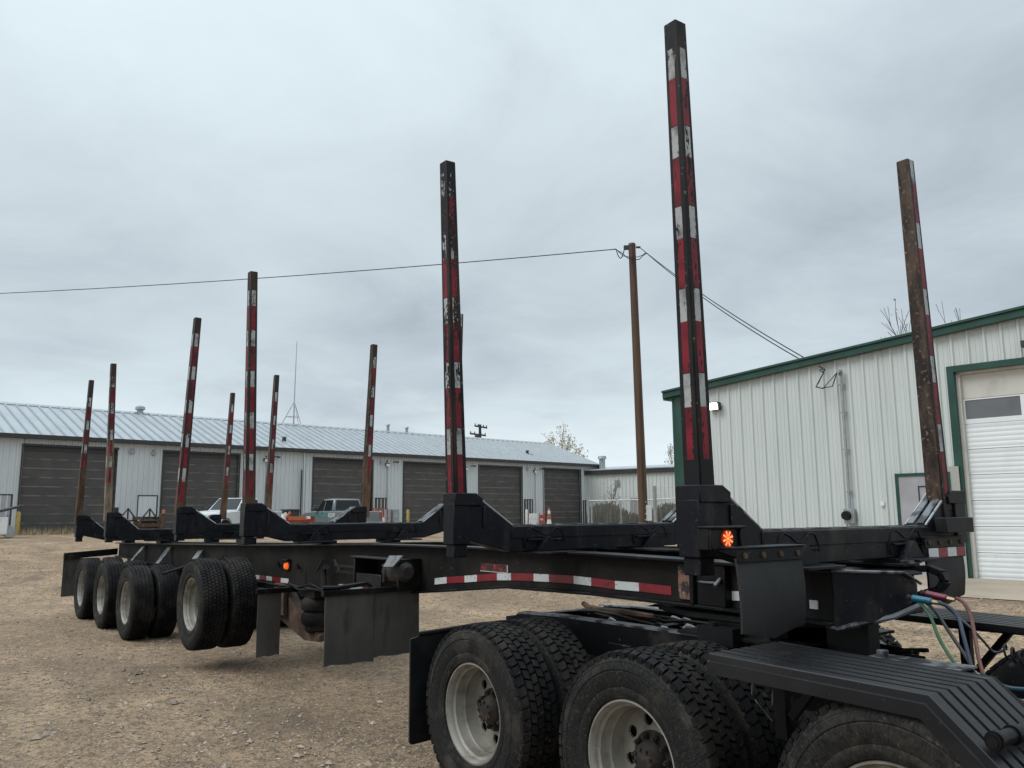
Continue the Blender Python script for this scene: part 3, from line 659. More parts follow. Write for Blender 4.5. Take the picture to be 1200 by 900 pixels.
for bx in ((-3.98, -3.78, 3.775, 3.80, .80, .90), (-3.7, -3.5, 3.775, 3.80, .82, .88)): part('hanger_plate', MB().box(*bx), M['black'], tk, bev=.004)
b = MB()                                               # outlined gusset seen under the fender
g0 = [at_y(x, y, 3.45) for x, y in ((882, 798), (906, 798), (905, 845), (881, 816))]
b.tube(g0+[g0[0]], .005, 5); b.tube([at_y(930, 838, 3.45), at_y(935, 820, 3.45)], .004, 5); part('valve_bracket', b, M['edge'], tk)
# drive line and air lines between the rails
b = MB(); b.cyl((-5.0, 4.24, .78), (-1.0, 4.24, .78), .06, None, 14); b.cyl((-4.55, 4.24, .62), (-4.2, 4.24, .80), .17, .1, 18); b.cyl((-3.2, 4.24, .62), (-2.9, 4.24, .80), .17, .1, 18); part('drive_shaft', b, M['hub'], tk)
b = MB()
for k in range(4):
    yy = 4.42+.045*k; b.tube([(x, yy+.02*math.sin(3*x+k), .955+.025*math.sin(5*x+2*k)) for x in [-4.95+.2*i for i in range(14)]], .012, 6)
part('air_line', b, M['lamp_black'], tk)
b = MB(); b.tube([(-5.0, 4.50, 1.01), (-4.9, 4.47, .985), (-4.7, 4.46, .985), (-4.5, 4.44, .99), (-4.2, 4.44, .985)], [.02, .025, .022, .026, .02], 7); part('wiring_loom', b, M['rust'], tk)
for k in range(26):
    x = -4.6+random.random()*1.7; y = 3.93+random.random()*.66; s_ = random.uniform(.007, .016); part('frame_fitting', MB().tube([(x-s_*3, y, .955), (x-s_, y+.01, .975), (x+s_, y, .972), (x+s_*4, y+.02, .96)], [s_*.7, s_, s_*1.1, s_*.6], 7), M['bright' if k % 3 else 'lamp_black'], tk)
# fifth wheel
b = MB(); b.prism([(-3.75, 4.0), (-3.75, 4.12), (-3.2, 4.2), (-3.2, 4.28), (-3.75, 4.36), (-3.75, 4.48), (-3.35, 4.66), (-2.75, 4.66), (-2.5, 4.4), (-2.5, 4.08), (-2.75, 3.82), (-3.35, 3.82)], 'z', 1.105, 1.145)
fwp = part('fifth_wheel', b, M['lamp_black'], tk, bev=.006)
b = MB(); b.box(-3.2, -2.8, 3.82, 3.98, .99, 1.105); b.box(-3.2, -2.8, 4.5, 4.66, .99, 1.105); b.box(-3.4, -2.6, 3.78, 4.70, 1.02, 1.035); part('mount', b, M['black'], fwp, inv=False)
b = MB(); b.box(-3.20, -2.96, 3.72, 3.80, .99, 1.085); b.cyl((-3.12, 3.76, 1.08), (-3.12, 3.76, 1.105), .025); part('slide_lock', b, M['lamp_black'], fwp, inv=False)
pz = [at_y(x, y, 4.05) for x, y in ((1000, 742), (1024, 742), (1024, 762), (1000, 762))]
b = MB(); b.box(pz[0].x-.12, pz[1].x+.0, 4.0, 4.10, .80, 1.16); part('frame_post', b, M['lamp_black'], tk)
p0 = at_plane(1030, 768, (0, 0, 1.03), UP); b = MB(); b.box(p0.x-.02, p0.x+.42, p0.y-.10, p0.y+.06, 1.02, 1.032); b.cyl((p0.x+.03, p0.y-.02, 1.03), (p0.x+.03, p0.y-.02, 1.06), .028, None, 6); part('step_plate', b, M['edge'], tk, bev=.002)
# ridged quarter fenders over the leading wheels
def fender(yo, k, label, xs_=-2.52):
    path = [(xs_, 1.092, 0), (-1.55, 1.070, 0), (-.92, .50, 0)]
    prof = [(0.0, -.085), (0.0, -.034), (.010, -.030), (.012, -.004)]; y = .012
    for q in range(7):
        prof += [(y+.004, 0.), (y+.054, 0.), (y+.058, -.024), (y+.072, -.024)]; y += .072
    prof += [(y+.008, 0), (y+.008, -.03)]
    b = MB(); W = len(prof); vs = []
    for i, (x, z, _) in enumerate(path):
        t0 = (Vector(path[i][:2])-Vector(path[i-1][:2])).normalized() if i else None
        t1 = (Vector(path[i+1][:2])-Vector(path[i][:2])).normalized() if i < len(path)-1 else None
        if t0 is None: nn2 = Vector((-t1.y, t1.x))
        elif t1 is None: nn2 = Vector((-t0.y, t0.x))
        else:
            na, nb = Vector((-t0.y, t0.x)), Vector((-t1.y, t1.x)); nn2 = (na+nb).normalized(); nn2 /= nn2.dot(na)
        for (py, pz) in prof:
            vs.append((x+nn2.x*pz, yo+k*py, z+nn2.y*pz))
    N = len(vs); ths = [(x, y_+k*(.005 if i % W < 3 else -.004 if i % W == W-1 else 0.), z-(.0 if i % W == 0 else .006)) for i, (x, y_, z) in enumerate(vs)]
    fs = []
    for i in range(len(path)-1):
        for j in range(W-1):
            o = i*W+j; fs += [(o, o+1, o+W+1, o+W), (N+o, N+o+W, N+o+W+1, N+o+1)]
    for i in (0, len(path)-1):
        for j in range(W-1):
            o = i*W+j; fs.append((o, N+o, N+o+1, o+1))
    for j in (0, W-1):
        for i in range(len(path)-1):
            o = i*W+j; fs.append((o, o+W, N+o+W, N+o))
    b.add(vs+ths, fs, 0, False)
    f_ = part('fender', b, M['plastic'], tk, label=label)
    s_ = MB()
    tx, tz = -1.345, .955
    s_.cyl((tx, yo-k*.0, tz), (tx, yo+k*.75, tz), .026, None, 18)
    for yy in (.012, .14, .40): s_.cyl((tx, yo+k*yy, tz), (tx, yo+k*(yy+.02), tz), .033, None, 18)
    part('mounting_tube', s_, M['black'], f_, inv=False)
    s_ = MB(); s_.cyl((tx, yo-k*.004, tz), (tx, yo+k*.01, tz), .018, None, 16); part('tube_end', s_, M['lamp_black'], f_, inv=False)
    g = MB(); ya, yb = sorted((yo+k*.35, yo+k*.39)); g.box(-2.44, -2.38, ya, yb, .70, 1.04); g.obox((-2.26, yo+k*.37, .92), (.10, 0, .12), (0, .018, 0), (.014, 0, -.012)); g.box(-2.5, -1.6, ya, yb, 1.022, 1.042)
    part('fender_bracket', g, M['lamp_black'], f_, inv=False)
fender(2.985, 1, 'near ridged quarter fender'); fender(5.50, -1, 'far ridged quarter fender', -2.79)
# rear flaps of the truck
def tflap(ya, yb):
    b = MB(); b.prism([(ya, .215), (ya+.015, .20), (yb, .225), (yb, .93), (ya+.2, .915), (ya, .875)], 'x', -5.065, -5.05); return part('mud_flap', b, M['plastic'], tk)
tflap(2.985, 3.60); tflap(4.9, 5.50)
b = MB(); b.tube([(-5.06, 3.05, .90), (-5.06, 3.55, .92), (-5.06, 5.45, .92)], .018, 8); part('flap_rod', b, M['black'], tk)
# air and electric lines up to the trailer nose
def hose(name, pts, r, col, Ys, rough=.45):
    m = surf(name+'_rubber', col, [(tuple(q*.4 for q in col), 14, .5, .75), ((.12, .1, .09), 40, .68, .8)], rough)
    P = [at_y(x, y, Y_) for (x, y), Y_ in zip(pts, Ys)]
    # smooth the run
    out = []
    for i in range(len(P)-1):
        p0, p1, p2, p3 = P[max(i-1, 0)], P[i], P[i+1], P[min(i+2, len(P)-1)]
        for q in range(6):
            t = q/6; out.append(.5*((2*p1)+(p2-p0)*t+(2*p0-5*p1+4*p2-p3)*t*t+(3*p1-p0-3*p2+p3)*t**3))
    out.append(P[-1]); b = MB(); b.tube(out, r, 8); return part(name, b, m, tk)
h1 = hose('red_air_hose', [(1121, 701), (1130, 707), (1138, 724), (1143, 750), (1147, 772), (1152, 790), (1158, 815)], .0088, (.10, .028, .018), [4.25, 4.23, 4.2, 4.1, 4.0, 3.95, 3.9])
h2 = hose('blue_air_hose', [(1101, 707), (1113, 712), (1123, 724), (1129, 745), (1135, 768), (1141, 790), (1150, 815)], .0088, (.006, .014, .032), [4.12, 4.1, 4.08, 4.0, 3.95, 3.9, 3.85])
hose('green_electric_cable', [(1078, 706), (1090, 722), (1098, 742), (1106, 758), (1118, 776), (1130, 790), (1150, 810)], .008, (.008, .062, .024), [4.12, 4.1, 4.05, 4.0, 3.95, 3.9, 3.85])
hose('black_air_hose', [(1085, 706), (1096, 716), (1108, 734), (1120, 752), (1132, 770), (1140, 785), (1150, 805)], .0085, (.009, .009, .010), [4.2, 4.2, 4.15, 4.1, 4.05, 4.0, 3.9])
hose('blue_air_hose', [(1150, 790), (1165, 799), (1182, 806), (1205, 808), (1225, 806)], .010, (.008, .042, .066), [3.9, 3.95, 4.0, 4.0, 4.0])
hose('thin_grey_cable', [(1086, 692), (1100, 704), (1122, 722), (1140, 738), (1153, 752), (1163, 763), (1172, 764), (1178, 760)], .006, (.04, .045, .06), [4.3, 4.3, 4.3, 4.3, 4.35, 4.4, 4.4, 4.4])
A = at_y(1176, 762, 4.4); b = MB(); b.tube([A+Vector((.0012*i*3, .0, -.0012*i))+Vector((0, .03*math.cos(i*.7), .03*math.sin(i*.7))) for i in range(90)], .006, 6); part('coiled_cable', b, M['lamp_black'], tk)
for nm, (x0, y0), (x1, y1), Y_, col in (('glad_hand', (1070, 701), (1091, 705), 4.12, (.0, .11, .17)), ('glad_hand', (1086, 696), (1109, 701), 4.25, (.13, .009, .026))):
    m = surf(nm, col, [(tuple(q*.4 for q in col), 20, .5, .75)], .4)
    a, c_ = at_y(x0, y0, Y_), at_y(x1, y1, Y_+.0); b = MB(); b.tube([a+(c_-a)*-.05, a, c_, a+(c_-a)*1.05], [.012, .017, .017, .012], 12); g = part(nm, b, m, tk)
    b = MB(); d = c_-a; b.tube([a+d*1.02, a+d*1.25, a+d*1.42], [.011, .011, .009], 8); part('fitting', b, M['brass'], g, inv=False); part('fitting', MB().tube([a-d*.3, a-d*.02], [.016, .012], 8), M['hub'], g, inv=False)
b = MB(); b.box(-1.4, -1.0, 3.9, 4.5, .72, .84); part('chassis_box', b, M['lamp_black'], tk, bev=.004)
for k in range(26):
    x = -1.9+random.random()*1.2; y = 3.95+random.random()*.8; s_ = random.uniform(.01, .03); part('frame_fitting', MB().box(x-s_, x+s_*2, y-s_, y+s_, .715, .76+random.random()*.06), M['brass' if k % 4 == 0 else 'lamp_black'], tk)
# ================================================================ GROUND
dA = Vector((-.99441, -.10557, 0)); dB = Vector((-.10557, .99441, 0))
LP = Vector((-51.18, 6.41, 0)); RP = Vector((-7.81, 16.87, 0)); LZ, RZ = .85, .40
def ground_z(x, y, rough=True):
    a = x*dA.x+y*dA.y; b = x*dB.x+y*dB.y
    sa = smooth(24, 50, a); sb = smooth(8.6, 13.2, b)*(1-smooth(30, 60, abs(x+2)))
    z = LZ*sa + RZ*sb*(1-sa)
    if rough:
        d = math.hypot(x, y)
        near = max(0, 1-d/45)
        if near: z += near*(.022*mnoise.noise(Vector((x*.55, y*.55, 1)))+.012*mnoise.noise(Vector((x*2.1, y*2.1, 4))))*(1-smooth(12.2, 13.2, b))
        for yl, amp in ((1.9, .03), (.1, .03), (-1.6, .02), (8.4, .025), (10.2, .025)):      # shallow wheel tracks along the trailer
            q = (y-yl-.35*math.sin(x*.12+yl)-.15*mnoise.noise(Vector((x*.3, yl, 0))))/.26
            if abs(q) < 3: z += near*amp*(-math.exp(-q*q)+.55*math.exp(-(abs(q)-1.5)**2*2.2))
        rut = smooth(17, 21, a)*(1-smooth(36, 42, a))*(1-smooth(9, 13, b))
        if rut: z += rut*(.13*mnoise.noise(Vector((a*.55, b*.22, 7)))+.09*mnoise.noise(Vector((a*1.5, b*.8, 3))))
    return z
def axis(lo, hi, step, far):
    v = [lo+i*step for i in range(int((hi-lo)/step)+1)]; s = step
    a = lo; c = v[-1]
    while a > -far: s *= 1.28; a -= s; v.insert(0, a)
    s = step
    while c < far: s *= 1.28; c += s; v.append(c)
    return v
xs = axis(-46, 4, .22, 1500); ys = axis(-6, 22, .22, 1500)
vs = [(x, y, ground_z(x, y)) for y in ys for x in xs]; W = len(xs)
fs = [(j*W+i, j*W+i+1, (j+1)*W+i+1, (j+1)*W+i) for j in range(len(ys)-1) for i in range(W-1)]
b = MB(); b.add(vs, fs, 0, True)
def ground_mat():
    t = NT('wet_tan_gravel')
    n0 = t.noise(.16, 3, rnd=False); n1 = t.noise(.9, 5, rnd=False, rough=.6); n2 = t.noise(7, 6, rnd=False, rough=.7); n3 = t.noise(45, 4, rnd=False)
    c = t.mix(t.step(n1, .34, .68), (.455, .322, .203), (.255, .177, .113))
    c = t.mix(t.math('MULTIPLY', t.step(n0, .46, .62), .55), c, (.235, .165, .108))
    lane = t.noise(.55, 4, (.10, 1, 1), rnd=False, rough=.6, dist=.6)
    c = t.mix(t.math('MULTIPLY', t.step(lane, .52, .64), .55), c, (.13, .092, .062)); c = t.mix(t.math('MULTIPLY', t.step(lane, .46, .36), .4), c, (.52, .39, .25))
    c = t.mix(t.math('MULTIPLY', t.step(n2, .47, .63), .75), c, (.12, .083, .054))
    n4 = t.noise(19, 5, rnd=False, rough=.7); c = t.mix(t.math('MULTIPLY', t.step(n4, .50, .60), .75), c, (.088, .060, .041)); c = t.mix(t.math('MULTIPLY', t.step(t.noise(2.6, 5, rnd=False), .52, .66), .45), c, (.245, .172, .125))
    v = t.n('ShaderNodeTexVoronoi'); v.inputs['Scale'].default_value = 26; t.put(t.co(), v.inputs['Vector'])
    peb = t.step(v.outputs['Distance'], .34, .16); sel = t.n('ShaderNodeSeparateXYZ'); t.put(v.outputs['Color'], sel.inputs[0])
    pick = t.math('MULTIPLY', peb, t.math('GREATER_THAN', sel.outputs[0], .66))
    pc = t.mix(sel.outputs[1], (.13, .10, .08), (.46, .39, .30))
    c = t.mix(t.math('MULTIPLY', pick, .85), c, pc)
    c = t.mix(t.math('MULTIPLY', t.step(n3, .52, .66), .6), c, (.50, .385, .255))
    damp = t.math('MULTIPLY', t.step(t.noise(.30, 5, (.55, 1, 1), rnd=False, rough=.62, dist=.4), .54, .66), .62); c = t.mix(damp, c, (.098, .069, .046))
    h = t.math('ADD', t.math('ADD', t.math('MULTIPLY_ADD', n2, .9, t.math('MULTIPLY', n4, .6)), t.math('MULTIPLY', n3, .35)), t.math('MULTIPLY', pick, .35))
    t.bump(h, 1., .06)
    return t.out(c, t.math('MULTIPLY_ADD', damp, -.35, .92), spec=.3)
gr = part('gravel_yard', b, ground_mat(), recalc=False); gr['kind'] = 'structure'; gr['label'] = 'damp tan gravel yard'
# loose stones lying on the yard
b = MB(); rs = random.Random(5)
OCT = [(1, 0, 0), (0, 1, 0), (-1, 0, 0), (0, -1, 0), (0, 0, 1), (0, 0, -1)]; OF = [(0, 1, 4), (1, 2, 4), (2, 3, 4), (3, 0, 4), (1, 0, 5), (2, 1, 5), (3, 2, 5), (0, 3, 5)]
for k in range(26000):
    d = 3.5+26*rs.random()**1.5; th = R(rs.uniform(-34, 34)); dr = fw*math.cos(th)+rt*math.sin(th); x, y = dr.x*d, dr.y*d
    s = rs.uniform(.006, .017)*((2.6 if d < 13 else 1.6) if rs.random() < .03 else 1)*(1+d*.012); z = ground_z(x, y)+s*.15; ph = rs.uniform(0, 6)
    sx, sy, sz = s*rs.uniform(.7, 1.4), s*rs.uniform(.7, 1.2), s*rs.uniform(.4, .8); ca, sa_ = math.cos(ph), math.sin(ph)
    b.add([(x+(p[0]*sx*ca-p[1]*sy*sa_), y+(p[0]*sx*sa_+p[1]*sy*ca), z+p[2]*sz) for p in OCT], OF, rs.choice((0, 0, 0, 0, 1, 2, 2)))
st = part('loose_stones', b, [surf('tan_stone', (.27, .21, .15)), surf('pale_stone', (.36, .30, .23)), surf('dark_stone', (.12, .10, .085))], recalc=False)
st['kind'] = 'stuff'; st['label'] = 'loose stones scattered over the gravel yard'; st['category'] = 'gravel'

# ================================================================ building materials
M['wall_grey'] = surf('pale_grey_siding', (.56, .59, .60), [((.46, .49, .50), .8, .4, .7, (1, 1, .3), .6), ((.33, .33, .31), 3, .62, .8, (1, 1, .15), .35)], .5)
M['wall_green'] = surf('pale_green_siding', (.55, .585, .57), [((.47, .51, .495), 1.2, .4, .7, (1, 1, .25), .6), ((.34, .35, .32), 4, .56, .74, (3, 1, .10), .4)], .45)
M['trim_green'] = surf('dark_green_trim', (.006, .046, .031), [((.014, .066, .049), 2, .4, .7)], .4)
M['brown'] = surf('dark_brown_door', (.055, .052, .048), [((.036, .034, .032), .02, .40, .62, (1, 1, 1), .7), ((.072, .066, .06), 1.5, .4, .7), ((.040, .038, .036), 6, .55, .75, (1, 1, .3), .6)], .5)
M['seam'] = surf('door_seam', (.135, .13, .122), [((.06, .057, .053), 1.2, .42, .62)], .5)
M['browndark'] = surf('dark_brown_trim', (.026, .025, .025), [((.04, .037, .035), 3, .45, .7)], .5)
M['roof'] = surf('galvanised_roof', (.36, .395, .42), [((.28, .31, .335), 1.0, .4, .7, (1, .2, 1), .7), ((.43, .46, .48), 2.2, .5, .75, (1, .2, 1), .5)], .42, .35)
M['roofseam'] = surf('shaded_roof_seam', (.285, .315, .335), [((.32, .35, .37), 1.5, .4, .7)], .5, .3)  # darker than the roof: rib shading put into the colour
M['white_door'] = surf('white_door_panel', (.72, .75, .75), [((.62, .65, .65), 1.5, .4, .75, (1, 1, .5), .6), ((.50, .48, .44), 5, .62, .8, (1, 1, .4), .3)], .42)
M['cream'] = surf('cream_steel', (.56, .54, .49), [((.46, .44, .40), 3, .45, .75)], .5)
M['glass'] = surf('dark_window_glass', (.012, .015, .017), [], .12, spec=.3)
M['doorglass'] = surf('sky_grey_glass', (.13, .132, .138), [((.10, .10, .105), 2, .4, .7)], .08, spec=.7)  # grey base puts some of the reflected sky into the pane colour
M['doorgrey'] = surf('grey_man_door', (.36, .35, .37), [((.30, .29, .31), 2, .4, .7)], .5)
M['galv'] = surf('galvanised_steel', (.36, .38, .39), [((.28, .29, .30), 8, .4, .7)], .4, .5)
M['concrete'] = surf('damp_concrete', (.33, .27, .205), [((.24, .195, .15), .9, .42, .7), ((.42, .36, .29), 5, .6, .8, (1, 1, 1), .5)], .85, bump=(20, .2, .004))
M['wood'] = surf('weathered_pole_wood', (.095, .053, .030), [((.052, .030, .019), 9, .42, .66, (1, 1, .06)), ((.15, .095, .062), 16, .6, .75, (1, 1, .08), .6)], .85, bump=(20, .4, .006, (1, 1, .1)))
M['yellow'] = surf('yellow_post_paint', (.36, .25, .06), [((.15, .10, .05), 9, .5, .72)], .6)
M['orange'] = surf('orange_paint', (.36, .10, .04), [((.18, .06, .03), 7, .48, .72)], .5)
M['redor'] = surf('red_orange_paint', (.36, .05, .025), [((.16, .035, .025), 7, .45, .72)], .5)
M['whitep'] = surf('white_paint', (.70, .71, .71), [((.55, .55, .54), 5, .5, .75)], .45)
M['darkbin'] = surf('dark_bin', (.035, .037, .042), [((.06, .06, .06), 5, .5, .75)], .55)
M['barkgrey'] = surf('grey_bark', (.10, .085, .072), [((.06, .05, .045), 10, .45, .7)], .9)

def rib_wall(b, x0, x1, z0, z1, y=0., pitch=.30, depth=.055, rib=.06, ztop=None, m=0):
    """ribbed metal siding as one folded sheet with thickness; ztop(x) gives a sloping top"""
    pts = []; x = math.floor(x0/pitch)*pitch
    while x < x1+pitch:
        for dx, dy in ((-rib, 0), (-rib*.45, -depth), (rib*.45, -depth), (rib, 0), (pitch*.5-.02, 0), (pitch*.5, -.006), (pitch*.5+.02, 0)):
            if x0 < x+dx < x1: pts.append((x+dx, y+dy))
        x += pitch
    pts = [(x0, y)]+pts+[(x1, y)]
    vs = []; 
    for px_, py_ in pts:
        zt = ztop(px_) if ztop else z1
        vs += [(px_, py_, z0), (px_, py_, zt), (px_, y+.05, z0), (px_, y+.05, zt)]
    fs = []
    for i in range(len(pts)-1):
        o = i*4; fs += [(o, o+4, o+5, o+1), (o+1, o+5, o+7, o+3), (o, o+2, o+6, o+4), (o+2, o+3, o+7, o+6)]
    fs += [(0, 1, 3, 2), ((len(pts)-1)*4, (len(pts)-1)*4+2, (len(pts)-1)*4+3, (len(pts)-1)*4+1)]
    return b.add(vs, fs, m)
def pane(p, n, x0, x1, z0, z1, y, mat, parent, th=.012): return part(n, MB().box(x0, x1, y-th, y, z0, z1), mat, parent)

# ================================================================ LONG GREY WORKSHOP (left, far)
lb = thing('workshop_building', 'long pale grey metal workshop with a row of dark brown overhead doors, behind the trailer', 'building', (LP.x, LP.y, LZ), math.atan2(dB.y, dB.x))
X0, X1, EH = -14., 46.5, 5.12
DOORS = [(0., 4.72), (7.4, 12.05), (17.36, 22.0), (24.79, 29.45), (32.08, 36.72), (39.34, 43.95)]; DT = 4.62
w = MB(); x = X0
for a, c in DOORS: rib_wall(w, x, a, 0, EH); rib_wall(w, a, c, DT+.02, EH); x = c
rib_wall(w, x, X1, 0, EH); part('wall', w, M['wall_grey'], lb)
g = MB(); rh = 7.55
g.prism([(0.05, 0), (12.66, 0), (12.66, EH), (6.33, rh-.12), (.05, EH)], 'x', X1-.06, X1); g.prism([(0.05, 0), (12.66, 0), (12.66, EH), (6.33, rh-.12), (.05, EH)], 'x', X0, X0+.06); g.box(X0, X1, 12.6, 12.66, 0, EH)
part('end_wall', g, M['wall_grey'], lb)
b = MB(); th = .05
def slope(y): return EH+.03+(rh-EH-.03)*(y+.28)/(6.33+.28)
b.prism([(-.28, slope(-.28)-th), (6.33, rh-th), (12.94, slope(-.28)-th), (12.94, slope(-.28)), (6.33, rh), (-.28, slope(-.28))], 'x', X0-.2, X1+.22)
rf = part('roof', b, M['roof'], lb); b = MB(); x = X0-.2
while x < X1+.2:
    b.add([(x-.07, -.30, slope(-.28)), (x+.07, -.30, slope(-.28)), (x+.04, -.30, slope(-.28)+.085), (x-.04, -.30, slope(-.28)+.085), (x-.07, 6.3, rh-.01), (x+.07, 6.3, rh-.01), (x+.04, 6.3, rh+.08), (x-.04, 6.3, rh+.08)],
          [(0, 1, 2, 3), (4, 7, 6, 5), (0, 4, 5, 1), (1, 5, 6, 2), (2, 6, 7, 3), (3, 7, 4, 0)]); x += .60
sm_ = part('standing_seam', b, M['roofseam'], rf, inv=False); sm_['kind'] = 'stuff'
b = MB(); b.prism([(6.05, rh-.05), (6.33, rh+.085), (6.61, rh-.05), (6.61, rh-.09), (6.33, rh+.04), (6.05, rh-.09)], 'x', X0-.2, X1+.22); part('ridge_cap', b, M['galv'], rf)
b = MB(); b.box(X0-.2, X1+.25, -.42, -.285, EH-.12, EH+.10); b.box(X0-.2, X1+.22, -.28, -.04, EH-.12, EH-.06); part('gutter', b, M['browndark'], lb)
for a, c in DOORS:
    f = MB(); f.box(a-.10, a, -.05, .22, 0, DT); f.box(c, c+.10, -.05, .22, 0, DT); f.box(a-.10, c+.10, -.06, .22, DT, DT+.12)
    od = part('overhead_door', f, M['browndark'], lb, label='dark brown overhead door and its frame')
    hdr = MB(); hdr.box(a+.002, c-.002, .10, .16, DT-.24, DT-.002); part('door_header', hdr, M['browndark'], od)
    H = (DT-.24)/9; s_ = MB()
    s_.prism([(.14, .0), (.14, H-.001), (.20, H-.001), (.20, .0)], 'x', a+.003, c-.003)
    s_.box(a+.004, c-.004, .128, .14, .006, .078, 1)
    sec = part('door_section', s_, [M['brown'], M['seam']], od)
    for k in range(1, 9):
        q = sec.copy(); COL.objects.link(q); q.location = (0, 0, k*H)
def man_door(x0, x1, zt, leaf, frame, label, pr, y=-.035):
    f = MB(); f.box(x0-.06, x0, y-.03, y+.03, .02, zt); f.box(x1, x1+.06, y-.03, y+.03, .02, zt); f.box(x0-.06, x1+.06, y-.03, y+.03, zt, zt+.06)
    d = part('man_door', f, frame, pr, label=label); part('door_leaf', MB().box(x0, x1, y-.012, y+.03, .02, zt), leaf, d)
    k = MB(); k.cyl((x1-.1, y-.012, .98), (x1-.1, y-.06, .98), .03, None, 8); part('handle', k, M['galv'], d); return d
man_door(-1.5, -.42, 2.0, M['doorgrey'], M['browndark'], 'grey door with dark frame at the left end', lb)
man_door(6.05, 7.08, 2.02, M['wall_grey'], M['browndark'], 'pale door outlined by its dark frame', lb)
man_door(22.38, 23.2, 2.0, M['brown'], M['browndark'], 'brown door beside the third overhead door', lb)
man_door(37.05, 37.9, 2.0, M['brown'], M['browndark'], 'brown door beside the fifth overhead door', lb)
man_door(44.3, 44.95, 1.95, M['brown'], M['browndark'], 'brown door beside the last overhead door', lb)
for x, z in ((5.5, 4.55), (6.76, 4.53)):
    b = MB(); b.cyl((x, -.03, z), (x, -.09, z), .17, .13, 12); b.obox((x, -.10, z), (.2, 0, .02), (0, .012, 0), (0, 0, .03)); b.obox((x, -.11, z), (.02, 0, .2), (0, .012, 0), (.03, 0, 0)); part('wall_fan', b, M['galv'], lb)
for x, z in ((13.86, 4.38), (23.24, 4.4), (30.6, 4.36), (38.22, 4.36), (45.23, 4.25)):
    b = MB(); b.box(x-.16, x+.16, -.18, -.03, z-.05, z+.12); b.cyl((x, -.03, z+.25), (x, -.09, z+.25), .05); q = part('wall_light', b, M['browndark'], lb)
    part('lens', MB().box(x-.14, x+.14, -.21, -.182, z-.10, z+.06), M['whitep'], q)
    b = MB(); b.tube([(x+.55, -.03, z+.2), (x+.62, -.18, z+.26), (x+.75, -.3, z+.22)], .03, 6); b.box(x+.66, x+.86, -.34, -.24, z+.16, z+.27); part('camera_arm', b, M['browndark'], q)
    b = MB(); b.box(x+.03, x+.06, -.06, -.034, .4, z-.06); part('conduit', b, M['galv'], q)
for x in (22.8, 37.42, 44.78):
    b = MB(); b.box(x-.11, x+.11, -.10, -.03, 4.42, 4.68); part('wall_box', b, M['galv'], lb)
for x, m_ in ((16.6, 'wall_grey'), (46.35, 'browndark')):
    b = MB(); b.box(x-.055, x+.055, -.14, -.035, .3, EH-.1); part('downspout', b, M[m_], lb)
b = MB(); b.cyl((16.36, -.2, -.1), (16.36, -.2, 3.85), .045, None, 8); part('standing_pipe', b, M['browndark'], lb)
# things on the roof
ND = dB
def roof_s(x, y, n_):                        # position along the building of a pixel on the plane n_ metres behind the front wall
    p = at_plane(x, y, LP+dA*n_, dA); return (p-LP).dot(dB), p.z-LZ
s_, z_ = roof_s(164, 485, 6.33)
b = MB(); b.tube([(s_, 6.33, rh), (s_, 6.33, rh+.2), (s_, 6.33, rh+.25), (s_, 6.33, rh+.42), (s_, 6.33, rh+.52)], [.2, .2, .32, .3, .1], 14); part('roof_ventilator', b, M['roof'], rf)
for px_, hh in ((456, .55), (478, .45)):
    s_, z_ = roof_s(px_, 508, 6.33); b = MB(); b.cyl((s_, 6.5, rh-.2), (s_, 6.5, rh+hh), .12, None, 10); b.cyl((s_, 6.5, rh+hh), (s_, 6.5, rh+hh+.1), .2, .16, 10); part('vent_pipe', b, M['galv'], rf)
for px_, py_, n_ in ((333, 516, 1.4), (618, 532, 2.0)):
    s_, z_ = roof_s(px_, py_, n_); b = MB(); b.cyl((s_, n_, slope(n_)-.05), (s_, n_, slope(n_)+.28), .15, .12, 10); b.cyl((s_, n_, slope(n_)+.28), (s_, n_, slope(n_)+.36), .2, .1, 10); part('vent_pipe', b, M['browndark'], rf)
s_, z_ = roof_s(344, 498, 6.33)
am = part('antenna_mast', MB().tube([(s_, 6.33, rh+.05), (s_, 6.33, rh+2.0), (s_+.05, 6.33, 13.9)], [.05, .04, .022], 8), M['galv'], lb)
b = MB()
for q in range(3):
    a = q*2.1+.4; b.tube([(s_+.95*math.cos(a), 6.33+.95*math.sin(a), rh-.1), (s_, 6.33, rh+1.75)], .03, 6)
for q in range(3):
    a, c_ = q*2.1+.4, (q+1)*2.1+.4; b.tube([(s_+.6*math.cos(a), 6.33+.6*math.sin(a), rh+.6), (s_+.6*math.cos(c_), 6.33+.6*math.sin(c_), rh+.6)], .022, 5)
part('tripod', b, M['galv'], am)
part('guy_wire', MB().tube([(s_, 6.33, rh+1.6), (s_-1.6, 1.6, slope(1.6))], .014, 4), M['galv'], am)

